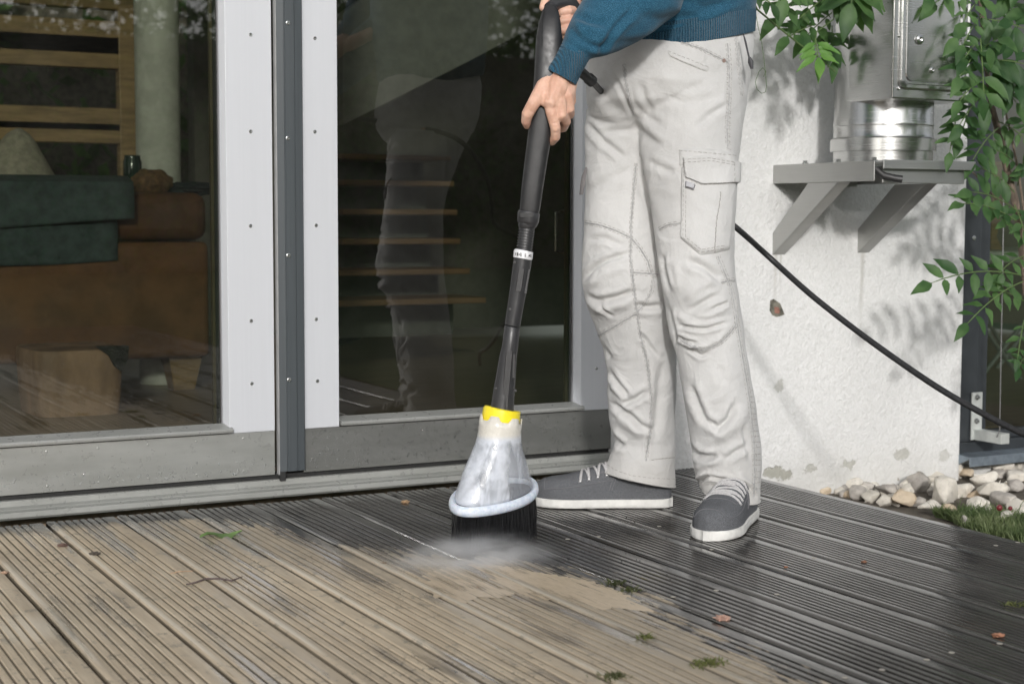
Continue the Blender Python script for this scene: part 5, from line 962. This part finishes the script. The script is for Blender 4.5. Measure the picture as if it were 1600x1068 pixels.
rimm = NT('milky_rim'); rimm.P(color=rimm.mix(rimm.rng(rimm.noise(90, 5, .65), .35, .6), (.56,.62,.73), (.72,.76,.84)), rough=.45, sss=.15); rimm.bump(rimm.noise(260, 3), .4, .0012)
q = MB(); N = 72; sq = lambda t: (math.copysign(abs(math.cos(t))**.86, math.cos(t)), math.copysign(abs(math.sin(t))**.86, math.sin(t)))
P_ = [C0+A0*sq(2*math.pi*j/N)[0]*.96+B0*sq(2*math.pi*j/N)[1]*.96+np.array((0,0,.0)) for j in range(N)]; rg = []
for j in range(N):
    tn = P_[(j+1) % N]-P_[j-1]; tn /= np.linalg.norm(tn); o_ = P_[j]-C0; o_ -= tn*(o_@tn); o_ /= np.linalg.norm(o_); u_ = np.cross(tn, o_); rg.append([P_[j]+o_*.0075*math.cos(a)+u_*.0105*math.sin(a) for a in np.linspace(0, 2*math.pi, 12, endpoint=False)])
n = 12; v = [p_ for r_ in rg for p_ in r_]; q.add(v, [(j*n+k, j*n+(k+1) % n, ((j+1) % N)*n+(k+1) % n, ((j+1) % N)*n+k) for j in range(N) for k in range(n)]); q.build('rim', rimm.m, ln)
bm_ = MB(); qq = random.Random(31)
for i in range(3600):
    a = qq.uniform(0, 6.283); k = 1-abs(qq.gauss(0, .12)) if i < 2900 else math.sqrt(qq.random()); c, s_ = sq(a); tp = C0+(A0*c+B0*s_)*k*.95+np.array((0,0,-.004)); fl_ = qq.gauss(0, .003), qq.gauss(0, .003)
    bx_ = C0+(A0*c+B0*s_*1.33)*k*.96; bt = np.array((bx_[0]+fl_[0], bx_[1]+fl_[1], .001+max(0, qq.gauss(.001, .002))+(.012*(a/6.28) if qq.random() < .10 else 0)))
    mid = (tp+bt)/2+np.array((qq.gauss(0,.0012), qq.gauss(0,.0012), 0)); bm_.tube([tp, mid, bt], [.0009,.0009,.0006], 3, False)
bm_.rings([[C0+(A0*sq(a)[0]+B0*sq(a)[1])*.80+np.array((0,0,z-.084)) for a in np.linspace(0, 2*math.pi, 40, endpoint=False)] for z in (.07, .012)])
bm_.build('bristles', simple('black_bristle', (.012,.012,.013), .45, 0, .4, 200), ln, False)
# hose
hp_ = [pd(924,126,3.13), pd(945,150,3.28), pd(975,190,3.46), pd(1040,262,3.50), pd(1100,315,3.47), pd(1152,357,3.44), pd(1200,400,3.52), pd(1262,456,3.45), pd(1330,510,3.38), pd(1400,561,3.30), pd(1470,608,3.22), pd(1540,648,3.15), pd(1610,682,3.08), pd(1720,722,2.98), pd(1880,780,2.88)]
def spline(P, k=6):
    out = []; P = [np.array(p) for p in P]; P = [2*P[0]-P[1]]+P+[2*P[-1]-P[-2]]
    for i in range(1, len(P)-2):
        for j in range(k):
            t = j/k; out.append(.5*((2*P[i])+(-P[i-1]+P[i+1])*t+(2*P[i-1]-5*P[i]+4*P[i+1]-P[i+2])*t*t+(-P[i-1]+3*P[i]-3*P[i+1]+P[i+2])*t**3))
    return out+[P[-2]]
q = MB(); q.tube(spline(hp_), .0066, 12); o = q.build('hose', simple('black_hose_rubber', (.022,.022,.023), .5, 0, .4, 120, .3)); tag(o, 'black high pressure hose running from the lance behind the person to the right edge', 'hose')
# mud, mist
q = MB(); pm = [(648,905),(672,893),(705,884),(745,880),(790,884),(830,892),(880,900),(925,908),(965,922),(1003,940),(1022,956),(985,952),(958,948),(940,954),(915,944),(890,948),(865,936),(838,938),(812,926),(780,934),(748,932),(720,944),(700,930),(682,934),(664,918)]
pm = resample(pm+pm[:1], 4)[:-1]; P_ = [fl(x+2.5*math.sin(i*1.7), y+2.0*noise.noise(Vector((i*.6,0,0)))) for i, (x, y) in enumerate(pm)]; q.add([p_+[0,0,.0002] for p_ in P_], [tuple(range(len(P_)))])
mud = NT('beige_slurry'); mud.P(color=mud.mix(mud.rng(mud.noise(30, 6, .65, mud.mp((3,1,1))), .3, .7), (.50,.40,.275), (.60,.49,.355)), rough=.38); mud.P(alpha=mud.rng(mud.math('ADD', mud.noise(1, 6, .7, mud.mp((70,4,1))), mud.math('MULTIPLY', mud.noise(7, 3), .5)), .58, .74)); mud.bump(mud.noise(60, 4), .25, .002)
bmx = q.build('muddy_film', mud.m, None, False); tag(bmx, 'smooth film of beige muddy water filling the grooves in front of the brush', 'mud', kind='stuff')
mm = NT('fine_spray'); tc = mm.obj; ln3 = mm.n.new('ShaderNodeVectorMath'); ln3.operation = 'LENGTH'; mm.l.new(tc, ln3.inputs[0]); fo = mm.rng(ln3.outputs['Value'], .15, 1.0, 1, 0); fo = mm.math('POWER', fo, 3.0)
dn = mm.math('MULTIPLY', fo, mm.rng(mm.noise(2.4, 4, .6, tc), .36, .66, .1, 1.7)); pv = mm.n.new('ShaderNodeVolumePrincipled'); pv.inputs['Color'].default_value = (.97,.98,1,1); pv.inputs['Anisotropy'].default_value = .2; mm.l.new(mm.math('MULTIPLY', dn, 15), pv.inputs['Density'])
mm.n.remove(mm.p); mm.l.new(pv.outputs[0], mm.out.inputs['Volume'])
def mist(name, c, rad, lb):
    bm = bmesh.new(); bmesh.ops.create_icosphere(bm, subdivisions=3, radius=1); me = bpy.data.meshes.new(name); bm.to_mesh(me); bm.free(); o = link(me, name, mm.m); o.location = V(c); o.scale = rad; tag(o, lb, 'spray', kind='stuff'); return o
c = fl(732, 880); mist('water_spray', c+[0,0,.006], (.27,.18,.075), 'white mist of water spray around the foot of the bristles')
